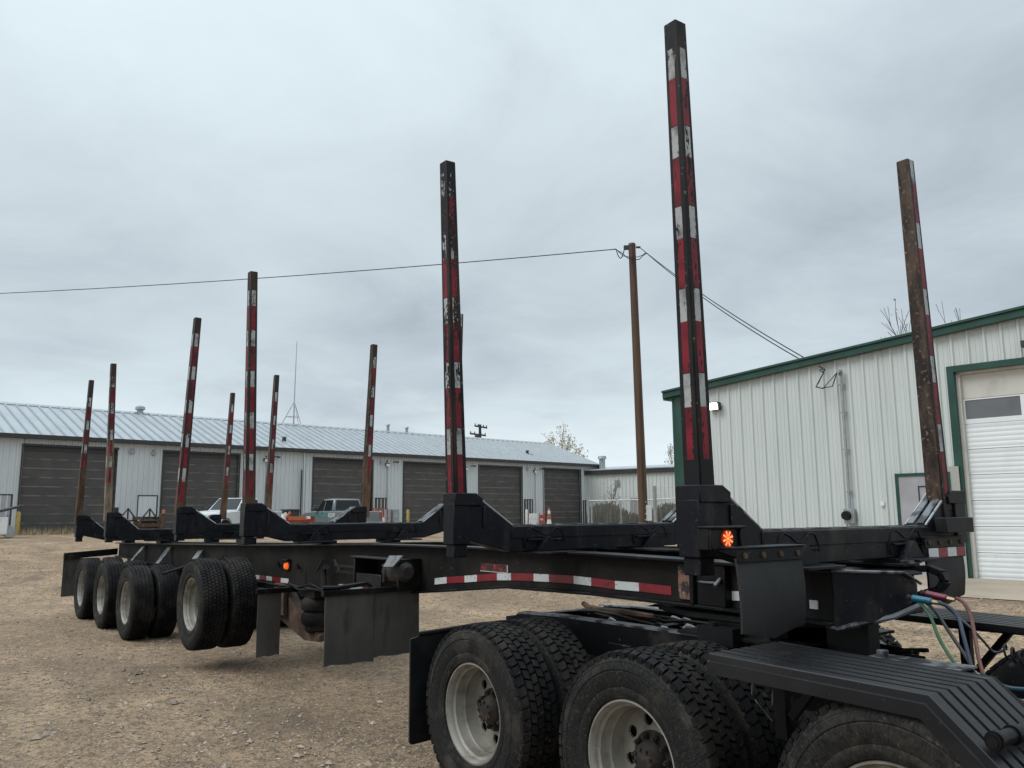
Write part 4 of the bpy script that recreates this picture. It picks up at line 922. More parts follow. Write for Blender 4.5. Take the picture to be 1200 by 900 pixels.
# ================================================================ GREEN TRIMMED BUILDING (right)
rb = thing('steel_building', 'pale green ribbed steel building with dark green trim and a white overhead door, right', 'building', (RP.x, RP.y, RZ), math.atan2(-dA.y, -dA.x))
SC = -6.55; PK = 1.9                           # local x runs to the right; corner, ridge
def gable(x): return 4.33+.083*((x-SC) if x < PK else (2*PK-SC-x))
NP = 56
for k in range(NP):
    x0 = SC+k*.30; x1 = x0+.2995
    z0 = 0.
    if x0 > -.1 and x0 < 3.4: z0 = 4.02
    b = MB(); xc = (x0+x1)/2
    pts = [(x0, 0), (x0+.022, -.034), (x0+.062, -.034), (x0+.085, 0), (x0+.150, 0), (x0+.158, -.007), (x0+.174, -.007), (x0+.182, 0), (x0+.235, 0), (x0+.243, -.007), (x0+.258, -.007), (x0+.266, 0), (x1, 0)]
    vs = []
    for px_, py_ in pts:
        zt = gable(px_)-.05; vs += [(px_, py_, z0), (px_, py_, zt), (px_, .05, z0), (px_, .05, zt)]
    fs = []
    for i in range(len(pts)-1):
        o = i*4; fs += [(o, o+4, o+5, o+1), (o+1, o+5, o+7, o+3), (o, o+2, o+6, o+4), (o+2, o+3, o+7, o+6)]
    o = (len(pts)-1)*4; fs += [(0, 1, 3, 2), (o, o+2, o+3, o+1)]
    b.add(vs, fs); part('wall_panel', b, M['wall_green'], rb)
b = MB(); b.box(SC, SC+.06, .06, 24, 0, 4.28); b.box(SC+NP*.3-.06, SC+NP*.3, .06, 24, 0, 4.28); b.box(SC, SC+NP*.3, 24, 24.06, 0, 4.28); part('side_wall', b, M['wall_green'], rb)
XE = 2*PK-SC
b = MB(); b.prism([(SC-.25, gable(SC-.25)-.0), (PK, gable(PK)), (XE+.25, gable(XE+.25)), (XE+.25, gable(XE+.25)+.04), (PK, gable(PK)+.04), (SC-.25, gable(SC-.25)+.04)], 'y', -.02, 24.2); part('roof', b, M['roof'], rb)
def rake(y0, y1, za, zb):
    b = MB()
    for xa, xb in ((SC-.30, PK), (PK, XE+.30)):
        b.add([(xa, y0, gable(xa)+za), (xb, y0, gable(xb)+za), (xb, y0, gable(xb)+zb), (xa, y0, gable(xa)+zb), (xa, y1, gable(xa)+za), (xb, y1, gable(xb)+za), (xb, y1, gable(xb)+zb), (xa, y1, gable(xa)+zb)],
              [(0, 1, 2, 3), (4, 7, 6, 5), (0, 4, 5, 1), (1, 5, 6, 2), (2, 6, 7, 3), (3, 7, 4, 0)])
    return b
rk = part('rake_trim', rake(-.16, -.04, -.11, .03), M['trim_green'], rb, bev=.006)
part('rake_cap', rake(-.20, .02, .03, .085), M['trim_green'], rk, bev=.006)
b = MB(); b.box(SC-.36, SC-.02, -.06, 24.2, 4.16, 4.32); part('gutter', b, M['trim_green'], rb, bev=.008)
b = MB(); b.box(SC-.03, SC+.16, -.045, -.0355, 0, 4.24); b.box(SC-.04, SC-.003, -.045, .2, 0, 4.24); part('corner_trim', b, M['trim_green'], rb)
b = MB(); b.box(SC-.14, SC-.045, .02, .12, .1, 4.16); part('downspout', b, M['trim_green'], rb)
# big door
f = MB(); f.box(-.03, .10, -.05, .20, 2.15, 4.01); f.box(-.03, .10, -.03, .20, 0, 2.15); f.box(3.5, 3.63, -.05, .20, 0, 4.01); f.box(-.03, 3.63, -.05, .20, 4.01, 4.13)
od = part('overhead_door', f, M['trim_green'], rb, label='white sectional overhead door in a dark green frame')
b = MB(); b.box(.10, .17, .06, .19, 0, 3.995); b.box(3.43, 3.5, .06, .19, 0, 3.995); b.box(.10, 3.5, .06, .19, 3.96, 4.009); part('door_stop', b, M['cream'], od)
for k in range(8):
    z0 = .015+k*.494; z1 = z0+.49
    if k == 6:
        b = MB(); b.box(.17, 3.43, .14, .18, z0, z0+.095); b.box(.17, 3.43, .14, .18, z1-.025, z1)
        for xa_, xb_ in ((.17, .20), (1.17, 1.26), (2.24, 2.33), (3.40, 3.43)): b.box(xa_, xb_, .14, .18, z0+.095, z1-.025)
        q = part('door_section', b, M['white_door'], od, label='door section with windows')
        for xa_, xb_ in ((.20, 1.17), (1.26, 2.24), (2.33, 3.40)): pane('pane', 'window_pane', xa_, xb_, z0+.095, z1-.025, .165, M['doorglass'], q)
    else:
        pr = [(.14, z0+.004)]; nr = 5
        for j in range(nr):
            za = z0+.02+(z1-z0-.03)*j/nr; zb = z0+.02+(z1-z0-.03)*(j+1)/nr
            if k == 7: continue
            pr += [(.14, za), (.145, za+.012), (.145, za+.020), (.14, za+.034)]
        pr += [(.14, z1-.012), (.15, z1-.001), (.185, z1-.001), (.185, z0+.004)]
        b = MB(); b.prism(pr, 'x', .172, 3.428); part('door_section', b, M['cream' if k == 7 else 'white_door'], od)
b = MB(); b.box(.172, 3.428, .13, .18, .0, .014); part('rubber_seal', b, M['lamp_black'], od)
b = MB(); b.box(-.16, .045, -.062, -.05, .0, 2.16); b.box(-.16, -.15, -.05, -.036, 0, 2.16)
def tread_mat():
    t = NT('perforated_guard'); v = t.n('ShaderNodeTexVoronoi'); v.inputs['Scale'].default_value = 26; v.inputs['Randomness'].default_value = .0; t.put(t.co(), v.inputs['Vector'])
    return t.out(t.mix(t.step(v.outputs['Distance'], .40, .30), (.38, .37, .34), (.13, .125, .115)), .5, .2)
part('door_guard', b, tread_mat(), rb)
man_door(-1.12, -.18, 2.0, M['doorgrey'], M['trim_green'], 'grey door in a green frame', rb, y=-.05)
b = MB(); xa = -.74
for (q0, q1, r0, r1) in ((xa, xa+.5, 1.78, 1.80), (xa, xa+.5, 1.30, 1.32), (xa, xa+.02, 1.30, 1.80), (xa+.48, xa+.5, 1.30, 1.80)): b.box(q0, q1, -.075, -.063, r0, r1)
part('door_notice', b, M['browndark'], rb)
# service conduit with weather head, meter box, flood light, small notice
b = MB(); b.cyl((-2.16, -.085, 1.35), (-2.16, -.085, 4.22), .032, None, 10); b.tube([(-2.16, -.085, 4.22), (-2.16, -.11, 4.30), (-2.17, -.2, 4.30)], [.04, .055, .045], 10)
for z in (1.7, 2.6, 3.4, 4.0): b.box(-2.22, -2.10, -.09, -.034, z, z+.03)
part('conduit', b, M['galv'], rb)
b = MB(); b.box(-2.27, -2.05, -.16, -.035, 1.05, 1.36); mb_ = part('meter_box', b, M['galv'], rb, bev=.006); b = MB(); b.cyl((-2.20, -.16, 1.22), (-2.20, -.24, 1.22), .10, .09, 18); part('meter', b, M['lamp_black'], mb_)
b = MB(); b.box(-1.52, -1.44, -.06, -.034, 1.42, 1.50); part('notice', b, M['whitep'], rb)
b = MB(); b.box(-5.50, -5.20, -.16, -.036, 3.76, 3.93); b.box(-5.50, -5.20, -.235, -.05, 3.93, 3.945); fl = part('flood_light', b, M['browndark'], rb, bev=.008, label='lit flood light')
b = MB(); b.add([(-5.48, -.222, 3.925), (-5.22, -.222, 3.925), (-5.22, -.172, 3.765), (-5.48, -.172, 3.765), (-5.48, -.205, 3.928), (-5.22, -.205, 3.928), (-5.22, -.162, 3.768), (-5.48, -.162, 3.768)], [(0, 3, 2, 1), (4, 5, 6, 7), (0, 1, 5, 4), (1, 2, 6, 5), (2, 3, 7, 6), (3, 0, 4, 7)]); part('lens', b, M['flood_lit'], fl)
fl2 = MB(); fl2.box(1.36, 1.66, -.22, -.036, 4.30, 4.42); part('wall_light', fl2, M['browndark'], rb)
b = MB(); b.tube([(-2.62, -.04, 4.42), (-2.50, -.1, 4.40), (-2.62, -.2, 4.10), (-2.66, -.24, 4.02), (-2.55, -.24, 3.97), (-2.30, -.22, 3.98), (-2.19, -.2, 4.27)], .012, 6); b.tube([(-2.5, -.12, 4.38), (-2.66, -.26, 4.0), (-2.5, -.26, 3.95), (-2.2, -.2, 4.26)], .009, 5); part('service_drop', b, M['lamp_black'], rb)
# concrete apron in front of its door
b = MB(); n = 14; vs = []
for i in range(n+1):
    for j in range(7):
        p = RP - dA*(-1.6+i*.6) - dB*(j*.62-.05); vs.append((p.x, p.y, ground_z(p.x, p.y, False)+.03 if j < 6 else ground_z(p.x, p.y, False)+.012))
b.add(vs, [(i*7+j, (i+1)*7+j, (i+1)*7+j+1, i*7+j+1) for i in range(n) for j in range(6)], 0, True)
ap = part('concrete_apron', b, M['concrete'], recalc=False); ap['kind'] = 'structure'; ap['label'] = 'concrete apron before the white door'

# ================================================================ FAR SHED, FENCE, POLES, WIRES
S = at_d(724, 549.2, 74); ang = math.radians(55); dl = rt*math.sin(ang)-fw*math.cos(ang)
gz = .9; sh = thing('metal_shed', 'far pale metal shed with a dark eave, seen beyond the chain link fence', 'building', (S.x, S.y, gz), math.atan2(dl.y, dl.x))
H = S.z-gz
b = MB(); rib_wall(b, -9, 14, 0, H-.4, pitch=.36, depth=.06); b.box(-9, 14, .05, 9, 0, H-.4); part('wall', b, M['wall_green'], sh)
b = MB(); b.box(-9.3, 14.3, -.25, .04, H-.45, H-.1); part('fascia', b, M['browndark'], sh)
b = MB(); b.prism([(-.3, H-.1), (-.3, H-.02), (4.5, H+.45), (9.3, H-.02), (9.3, H-.1)], 'x', -9.3, 14.3); part('roof', b, M['roof'], sh)
for x in (-.3, 5.6): b = MB(); b.box(x, x+.5, -.06, -.036, H-1.6, H-1.0); part('wall_vent', b, M['galv'], sh)
b = MB(); b.cyl((-2.2, 1.2, H), (-2.2, 1.2, H+1.0), .28, None, 12); b.cyl((-2.2, 1.2, H+1.0), (-2.2, 1.2, H+1.25), .42, .36, 12); part('roof_ventilator', b, M['galv'], sh)
b = MB(); b.box(1.2, 2.1, -.06, -.036, 0, 2.1); part('man_door', b, M['galv'], sh)

F0, F1, F2 = Vector((-31.0, 28.35, 0)), Vector((-27.35, 29.19, 0)), Vector((-24.4, 29.9, 0))
fe = thing('chain_link_fence', 'galvanised chain link fence with barbed wire between the workshop and the pole', 'fence', (F0.x, F0.y, ground_z(F0.x, F0.y)), world=True)
fz = lambda p: ground_z(p.x, p.y, False)
for p, h, r in ((F0, 2.55, .06), (F0+(F1-F0)*.05, 2.2, .04), (F0.lerp(F1, .5), 2.33, .03), (F1, 2.95, .085), (F1.lerp(F2, .5), 2.6, .03), (F2, 2.8, .05)):
    b = MB(); z = fz(p); b.cyl((p.x, p.y, z-.3), (p.x, p.y, h), r, None, 10); part('fence_post', b, M['galv'], fe)
b = MB(); z = fz(F0); b.tube([(F0.x, F0.y, 2.32), (F1.x, F1.y, 2.32), (F2.x, F2.y, 2.45)], .028, 8); b.tube([(F0.x, F0.y, z+.1), (F1.x, F1.y, fz(F1)+.1)], .022, 6); part('fence_rail', b, M['galv'], fe)
b = MB()
for k in range(5): b.tube([(F1.x, F1.y, 2.40+k*.11), (F2.x, F2.y, 2.48+k*.11)], .008, 4)
for k in range(2): b.tube([(F0.x, F0.y, 2.39+k*.1), (F1.x, F1.y, 2.39+k*.1)], .007, 4)
part('barbed_wire', b, M['galv'], fe)
b = MB()
for (A_, B_) in ((F0, F1), (F1, F2)):
    L_ = (B_-A_).length; d = (B_-A_)/L_; hh = 2.30-fz(A_); k = -hh
    while k < L_:
        for sgn in (0, 1):
            a0, a1 = max(0, k), min(L_, k+hh); z0_, z1_ = (a0-k, a1-k)
            if sgn: z0_, z1_ = hh-z0_, hh-z1_
            if a1-a0 > .03: b.tube([tuple(A_+d*a0+Vector((0, 0, fz(A_)+z0_))), tuple(A_+d*a1+Vector((0, 0, fz(A_)+z1_)))], .006, 3, cap=False)
        k += .11
part('chain_mesh', b, M['galv'], fe)

pp = at_d(755, 612, 29); pz_ = ground_z(pp.x, pp.y)
PT = at_d(740.5, 287, 29)
up_ = thing('utility_pole', 'tall brown wooden utility pole standing behind the trailer by the fence', 'utility pole', (pp.x, pp.y, pz_), world=True)
b = MB(); b.tube([(pp.x, pp.y, pz_-.5), (pp.x*.5+PT.x*.5, pp.y*.5+PT.y*.5, (pz_+PT.z)/2), (PT.x, PT.y, PT.z)], [.165, .145, .125], 16); part('pole', b, M['wood'], up_)
b = MB(); b.cyl(PT+Vector((0, 0, -.03)), PT+Vector((0, 0, .05)), .14, .12, 12); part('pole_cap', b, M['browndark'], up_)
b = MB(); b.obox(PT-rt*.20+Vector((0, 0, -.10)), rt*.09, fw*.06, UP*.07); b.obox(PT+rt*.22+Vector((0, 0, -.09)), rt*.08, fw*.03, UP*.03); part('wire_clamp', b, M['browndark'], up_)
b = MB()
for q in range(4):
    a = at_d(757-.2*q, 588+q*7, 28.8); b.obox(a, rt*.022, fw*.02, UP*.022)
part('pole_staple', b, M['galv'], up_)
part('pole_sign', MB().obox(at_d(760.5, 601, 28.9), rt*.09, fw*.02, UP*.26), M['whitep'], up_)
def wire(nm, pts, r, label, cat='power line', group=None, sag=0, n=14):
    out = []
    for A_, B_ in zip(pts, pts[1:]):
        for i in range(n): t = i/n; out.append(A_.lerp(B_, t)-UP*(sag*4*t*(1-t)))
    out.append(pts[-1]); b = MB(); b.tube(out, r, 5); o = part(nm, b, M['lamp_black']); return tag(o, label, cat, group)
wire('power_line', [at_d(-260, 352, 60), at_d(722, 292, 29.3), PT-rt*.26-UP*.1], .018, 'thin black line sagging leftwards across the sky from the pole top', sag=.36)
b = MB(); b.tube([at_d(x, y, 28.8) for x, y in ((720, 291.5), (728, 296), (735, 302), (742, 304.5), (749, 304), (754, 299), (758, 296.5))], .016, 5); b.tube([at_d(x, y, 28.75) for x, y in ((722, 292), (730, 300), (740, 301.5), (748, 301), (753, 299), (757, 296))], .012, 5)
tag(part('jumper_wire', b, M['lamp_black']), 'looped black jumper wires hanging round the pole just below its top', 'wire')
WE = RP - dA*(-2.58) - dB*.05; WE.z = RZ+4.44
for k, (oy, lab) in enumerate(((0., 'upper black wire running from the pole down to the green trimmed roof'), (-.09, 'lower black wire running from the pole down to the green trimmed roof'))):
    wire('service_wire', [PT+rt*.28-UP*.10 if k == 0 else at_d(758, 297, 28.9), WE+UP*oy], .014, lab, sag=.17 if k == 0 else .20)
ang2 = math.radians(20); bp = at_d(562.5, 512, 92); gz2 = .9
p2 = thing('power_pole', 'distant dark power pole with two crossarms rising behind the workshop roof', 'utility pole', (bp.x, bp.y, gz2), world=True)
tp = at_d(562.5, 497.5, 92); b = MB(); b.tube([(bp.x, bp.y, gz2-.3), tuple(tp)], [.2, .15], 10); part('pole', b, M['browndark'], p2)
for (xa, ya, xb, yb) in ((556, 499, 571, 501.5), (550.5, 508, 569.5, 510.5)):
    A_, B_ = at_d(xa, ya, 91.8), at_d(xb, yb, 91.8); b = MB(); b.obox((A_+B_)/2, (B_-A_)/2, fw*.07, UP*.09); ca_ = part('crossarm', b, M['browndark'], p2)
    b = MB()
    for t in (.05, .3, .7, .95): q = A_.lerp(B_, t); b.cyl(q, q+UP*.28, .06, .05, 6)
    part('insulator', b, M['browndark'], ca_)
q = at_d(559.5, 512.5, 91.7); b = MB(); b.cyl(q-UP*.35, q+UP*.35, .3, None, 12); part('transformer', b, M['darkbin'], p2)

# ================================================================ TREES AND WEEDS
def tree(nm, base, H, seed, label, leafcol=None, leaves=0, spread=.35, group=None, leafsize=.1, depth=4):
    r = random.Random(seed); t_ = thing(nm, label, 'tree', base, world=True, group=group)
    tb, cb_, tips = MB(), MB(), []
    def grow(p, d, L, rad, lev):
        pts = [p]; rr = [rad]; q = p; dd = d
        for i in range(3):
            dd = (dd+Vector((r.uniform(-1, 1), r.uniform(-1, 1), r.uniform(-.3, .8)))*.13).normalized(); q = q+dd*(L/3); pts.append(q); rr.append(rad*(1-.22*(i+1)))
        (tb if lev < 1 else cb_).tube(pts, [max(q_, .012) for q_ in rr], 6 if lev < 2 else 4, 0, cap=False)
        if lev >= depth: tips.append(q); return
        for i in range(r.choice((2, 3, 3))):
            nd = (dd+Vector((r.uniform(-1, 1), r.uniform(-1, 1), r.uniform(-.25, .7)))*(spread+.25)).normalized(); grow(pts[r.choice((1, 2, 3))], nd, L*r.uniform(.55, .8), rr[-1]*.62, lev+1)
        grow(q, (dd+UP*.25).normalized(), L*.72, rr[-1]*.8, lev+1)
    grow(Vector(base), UP.copy(), H*.36, H*.016, 0)
    part('trunk', tb, M['barkgrey'], t_)
    if leaves:
        for k in range(leaves):
            c = r.choice(tips)+Vector((r.gauss(0, .2), r.gauss(0, .2), r.gauss(0, .18))); u = Vector((r.gauss(0, 1), r.gauss(0, 1), r.gauss(0, 1))).normalized(); v = u.orthogonal().normalized(); s = leafsize*r.uniform(.6, 1.4)
            cb_.add([c-u*s, c+v*s*.5, c+u*s, c-v*s*.5], [(0, 1, 2, 3)], 1)
    part('crown', cb_, [M['barkgrey'], surf(nm+'_leaf', leafcol or (.2, .15, .08))], t_, recalc=False)
    return t_
tb_ = at_d(657, 600, 98); tree('leafless_tree', (tb_.x, tb_.y, .9), at_d(657, 500, 98).z-.9, 3, 'sparse tree with a few pale tan leaves behind the right end of the workshop roof', (.42, .36, .26), 900, .42, leafsize=.11)
tb_ = at_d(1050, 560, 44); tree('leafless_tree', (tb_.x, tb_.y, .4), at_d(1050, 360, 44).z-.4, 8, 'bare tree just left of the far front stake, behind the green trimmed roof', (.22, .16, .10), 130, .38, leafsize=.06)
tb_ = at_d(1099, 560, 47); tree('leafless_tree', (tb_.x, tb_.y, .4), at_d(1099, 360, 47).z-.4, 21, 'bare tree just right of the far front stake, behind the green trimmed roof', (.22, .16, .10), 80, .30, leafsize=.06)
tb_ = at_d(1146, 560, 52); tree('leafless_tree', (tb_.x, tb_.y, .4), 12.2, 33, 'lowest bare treetop, showing behind the roof near the picture\'s right edge', (.22, .16, .10), 60, .28, leafsize=.06)
tb_ = at_d(785, 600, 98); tree('leafless_tree', (tb_.x, tb_.y, .9), at_d(785, 524, 98).z-.9, 5, 'small tan leaved tree peeping out left of the green corner trim', (.38, .31, .2), 500, .4, leafsize=.1)
tb_ = at_d(714, 612, 50); tree('bare_shrub', (tb_.x, tb_.y, ground_z(tb_.x, tb_.y)), 3.4, 14, 'bare shrub growing against the pale shed behind the fence', (.14, .10, .07), 45, .55, leafsize=.07, depth=3)
b = MB(); rw_ = random.Random(9)
for k in range(5200):
    t = rw_.random(); p = at_d(690+110*t, 606, 50+rw_.uniform(-2, 5)); h = rw_.uniform(.3, 1.0)*(1.5+.35*math.sin(t*9)); z = ground_z(p.x, p.y, False)
    a = rw_.uniform(0, 6.3); l = Vector((math.cos(a), math.sin(a), 0)); top = Vector((p.x, p.y, z+h))+l*rw_.uniform(-.25, .25); w_ = rw_.uniform(.012, .035)
    b.add([(p.x-l.x*w_, p.y-l.y*w_, z+h*.2), (p.x+l.x*w_, p.y+l.y*w_, z+h*.2), (top.x+l.x*w_, top.y+l.y*w_, top.z), (top.x-l.x*w_, top.y-l.y*w_, top.z+.05)], [(0, 1, 2, 3)], rw_.choice((0, 0, 1, 2)))
wd = part('tall_weeds', b, [surf('olive_weed', (.06, .064, .045)), surf('brown_weed', (.075, .066, .052)), surf('dry_weed', (.15, .13, .095))], recalc=False); wd['kind'] = 'stuff'; wd['label'] = 'tall brown and olive weeds behind the chain link fence'; wd['category'] = 'weeds'
b = MB()
for k in range(2600):
    s_ = rw_.uniform(-2.5, 4.2); n_ = rw_.uniform(.3, 3.6); cl = mnoise.noise(Vector((s_*.9, n_*.9, 2)))
    if cl < -.02: continue
    p = LP+dB*s_-dA*n_; z = ground_z(p.x, p.y); h = rw_.uniform(.12, .45); a = rw_.uniform(0, 6.3); l = Vector((math.cos(a), math.sin(a), 0)); w_ = .012
    top = p+l*rw_.uniform(-.2, .2)
    b.add([(p.x-l.y*w_, p.y+l.x*w_, z), (p.x+l.y*w_, p.y-l.x*w_, z), (top.x, top.y, z+h)], [(0, 1, 2)], rw_.choice((0, 0, 1)))
gd = part('dry_grass', b, [surf('straw_grass', (.34, .26, .14)), surf('olive_grass', (.13, .12, .06))], recalc=False); gd['kind'] = 'stuff'; gd['label'] = 'dry straw grass tufts in front of the leftmost brown door'; gd['category'] = 'grass'

# ================================================================ PICKUPS
def pickup(nm, pos, rz, paint, label, tinted=.0):
    t_ = thing(nm, label, 'pickup truck', pos, rz)
    b = MB()
    def archpts(xc, r=.47, n=9): return [(xc+r*math.cos(math.pi*i/n), .42+r*math.sin(math.pi*i/n)*.98) for i in range(n+1)]
    side = [(-2.95, .48), (-2.95, .98), (-2.93, 1.22), (-1.0, 1.22), (1.02, 1.24), (1.4, 1.22), (2.55, 1.14), (2.85, 1.04), (2.93, .86), (2.93, .45)]+archpts(2.02)+archpts(-1.85)
    b.prism(side, 'y', .86, .97); b.prism(side, 'y', -.97, -.86)
    b.box(-1.0, 2.80, -.86, .86, .40, 1.12); b.prism([(1.0, 1.12), (1.0, 1.25), (1.4, 1.26), (2.55, 1.18), (2.84, 1.06), (2.9, .9), (2.9, .45), (2.8, .45)], 'y', -.86, .86)
    b.box(-2.94, -1.0, -.86, .86, .55, .70); b.box(-2.95, -2.88, -.86, .86, .50, 1.21); b.box(-1.06, -1.0, -.86, .86, .70, 1.22)
    body = part('body', b, paint, t_, bev=.03)
    x = [(-1.0, 1.23), (1.12, 1.24), (.42, 1.90), (-.82, 1.90)]; wb, wt_ = .93, .76
    c = MB(); vs = []
    for k in (-1, 1):
        for i, (px_, pz) in enumerate(x): vs.append((px_, k*(wb if i < 2 else wt_), pz))
    c.add(vs, [(3, 2, 1, 0), (4, 5, 6, 7), (0, 1, 5, 4), (1, 2, 6, 5), (2, 3, 7, 6), (3, 0, 4, 7)]); cab = part('cab', c, paint, t_, bev=.04)
    def quad(nm_, P, par, n, mat=M['glass']):
        n = Vector(n); P = [Vector(p)+n*.012 for p in P]; m_ = MB(); m_.add(P+[p-n*.02 for p in P], [(0, 1, 2, 3), (4, 7, 6, 5), (0, 4, 5, 1), (1, 5, 6, 2), (2, 6, 7, 3), (3, 7, 4, 0)]); return part(nm_, m_, mat, par)
    def sidept(u, v, k):                              # u along x, v 0..1 up
        z = 1.27+(1.85-1.27)*v; return (u, k*(wb+(wt_-wb)*(z-1.235)/.665), z)
    for k in (-1, 1):
        quad('side_window', [sidept(.16, 0, k), sidept(.98, 0, k), sidept(.44, .95, k), sidept(.16, .95, k)], cab, (0, k, .25))
        quad('side_window', [sidept(-.82, 0, k), sidept(.06, 0, k), sidept(.06, .95, k), sidept(-.70, .95, k)], cab, (0, k, .25))
    quad('rear_window', [(-.985, -.78, 1.30), (-.985, .78, 1.30), (-.845, .66, 1.82), (-.845, -.66, 1.82)], cab, (-1, 0, .27))
    quad('windscreen', [(1.06, .82, 1.28), (1.06, -.82, 1.28), (.48, -.68, 1.86), (.48, .68, 1.86)], cab, (.68, 0, .73))
    for k in (-1, 1):
        m_ = MB(); m_.box(.78, .98, *sorted((k*1.0, k*1.2)), 1.25, 1.45); m_.box(.86, .92, *sorted((k*.9, k*1.02)), 1.28, 1.34); part('side_mirror', m_, M['darkbin'], t_, bev=.02)
        m_ = MB(); m_.box(-2.965, -2.90, *sorted((k*.80, k*.955)), .82, 1.16); part('tail_light', m_, M['redor'], t_)
        m_ = MB(); m_.box(2.80, 2.92, *sorted((k*.55, k*.93)), .82, 1.02); part('headlight', m_, M['whitep'], t_)
        for xx in (2.02, -1.85):
            o = MB(); o.lathe([(.24, .02), (.36, 0), (.40, .04), (.40, .22), (.36, .26), (.2, .26)], 28)
            w_ = part('wheel', o, M['rubber'], t_, loc=(xx, k*.96, .40)); w_.rotation_euler = (0, 0, math.pi if k > 0 else 0)
            o = MB(); o.lathe([(.25, .02), (.23, .05), (.21, .05), (.08, .03), (0, .03)], 20); part('rim', o, M['galv'], w_, inv=False)
        m_ = MB(); m_.box(-1.0, 1.0, *sorted((k*.90, k*1.02)), .36, .42); part('running_board', m_, M['darkbin'], t_)
        for xx in (.02,): m_ = MB(); m_.box(xx+.02, xx+.2, *sorted((k*.965, k*.985)), 1.10, 1.14); part('door_handle', m_, M['darkbin'], t_)
    m_ = MB(); m_.box(-3.05, -2.95, -.92, .92, .50, .66); part('rear_bumper', m_, M['galv'], t_, bev=.02)
    m_ = MB(); m_.box(2.90, 3.04, -.92, .92, .45, .66); part('front_bumper', m_, M['galv'], t_, bev=.02)
    return t_, cab, body
pw = surf('white_car_paint', (.52, .54, .555), [((.42, .43, .44), 2, .5, .8)], .3); pg = surf('grey_car_paint', (.17, .195, .205), [((.23, .25, .265), 1.5, .4, .7)], .3, .3)
P = at_d(276, 608, 46.5)
gzp = ground_z(P.x, P.y, False); dv = dB*-1
pk1, _, _ = pickup('pickup_truck', (P.x, P.y, ground_z(P.x, P.y, False)), math.atan2(dv.y, dv.x)+.50, pw, 'white crew cab pickup facing left in front of the second brown door')
P = at_d(398, 608, 48)
pk2, cab2, body2 = pickup('pickup_truck', (P.x, P.y, ground_z(P.x, P.y, False)), math.atan2(-.28, -.96)-.25, pg, 'grey pickup with teal and white lettering on its side, nose to the left')
for k in range(5):
    m_ = MB(); m_.box(-.15, -.07, -.5+.25*k-.03, -.5+.25*k+.03, 1.90, 1.94); part('roof_marker', m_, M['beacon'], cab2)
def lettering(txt, parent, loc, size, mat, rot):
    cu_ = bpy.data.curves.new('lettering', 'FONT'); cu_.body = txt; cu_.size = size; cu_.extrude = .002; cu_.align_x = 'CENTER'
    tmp = bpy.data.objects.new('tmp', cu_); COL.objects.link(tmp); dg = bpy.context.evaluated_depsgraph_get()
    me = bpy.data.meshes.new_from_object(tmp.evaluated_get(dg)); bpy.data.objects.remove(tmp); me.materials.clear(); me.materials.append(mat)
    o = bpy.data.objects.new('lettering', me); COL.objects.link(o); o.parent = parent; o.location = loc; o.rotation_euler = rot; return o
teal = surf('teal_vinyl', (.02, .30, .30), [], .4); wv = surf('white_vinyl', (.75, .76, .76), [], .4)
lettering('WECONSIGN', body2, (.40, .975, .93), .30, teal, (math.pi/2, 0, math.pi))
lettering('EQUIP', body2, (-.92, .975, .93), .28, wv, (math.pi/2, 0, math.pi))

# ================================================================ YARD CLUTTER
def post(nm, x, y, d, h, r, mat, label, cat, group=None):
    p = at_d(x, y, d); z = ground_z(p.x, p.y, False); b = MB(); b.tube([(0, 0, -.1), (0, 0, h-.06), (0, 0, h-.02), (0, 0, h)], [r, r, r*.8, r*.2], 12); o = part(nm, b, mat, loc=(p.x, p.y, z)); return tag(o, label, cat, group)
G_ = 'bollards guarding the brown doors'
post('bollard', 20.5, 616, 50.3, 1.15, .11, M['yellow'], 'yellow bollard at the left edge of the leftmost brown door', 'bollard', G_)
post('bollard', 191, 612, 49.8, 1.25, .09, M['orange'], 'orange bollard at the left edge of the second brown door', 'bollard', G_)
post('bollard', 617.3, 612, 62, 1.25, .10, M['cream'], 'cream bollard before the brown door between the fifth and last overhead doors', 'bollard', G_)
post('bollard', 478, 611, 56, 1.25, .10, M['yellow'], 'yellow bollard beside the silver drums', 'bollard', G_)
def at_ground(x, d, z=None):
    p = at_d(x, 608, d); return Vector((p.x, p.y, ground_z(p.x, p.y, False)))
# orange and white marker at the last door
p = at_ground(643.5, 63); cn = thing('traffic_marker', 'orange and white traffic marker in front of the last brown door', 'traffic marker', p)
b = MB(); b.tube([(0, 0, .05), (0, 0, .45), (0, 0, 1.35)], [.2, .14, .08], 14); part('cone', b, M['whitep'], cn); b = MB(); b.tube([(0, 0, .55), (0, 0, .95)], [.155, .125], 14); b.tube([(0, 0, 1.2), (0, 0, 1.4)], [.10, .08], 14); part('band', b, M['orange'], cn); b = MB(); b.box(-.3, .3, -.3, .3, 0, .06); part('base', b, M['redor'], cn)
# barricades leaning by the door
p = at_ground(631, 62)
for k, (mt, lab) in enumerate((('whitep', 'white folded board leaning by the fifth brown door'), ('redor', 'rusty red folding barricade beside the white board'))):
    o = thing('folding_barricade', lab, 'barricade', (p.x+dB.x*(k*.9-.55), p.y+dB.y*(k*.9-.55), p.z), math.atan2(dB.y, dB.x)+.3*k)
    for q in (-1, 1):
        b = MB(); b.obox((-.36*q, .0, .5), (.03, 0, 0), (0, .03, 0), (.12*(1 if k else 0), .05, .5)); part('leg', b, M['redor'], o)
    for z in (.35, .75): b = MB(); b.obox((0, -.03, z), (.42, 0, 0), (0, .015, .004), (0, 0, .13 if k else .22)); part('board', b, M[mt], o)
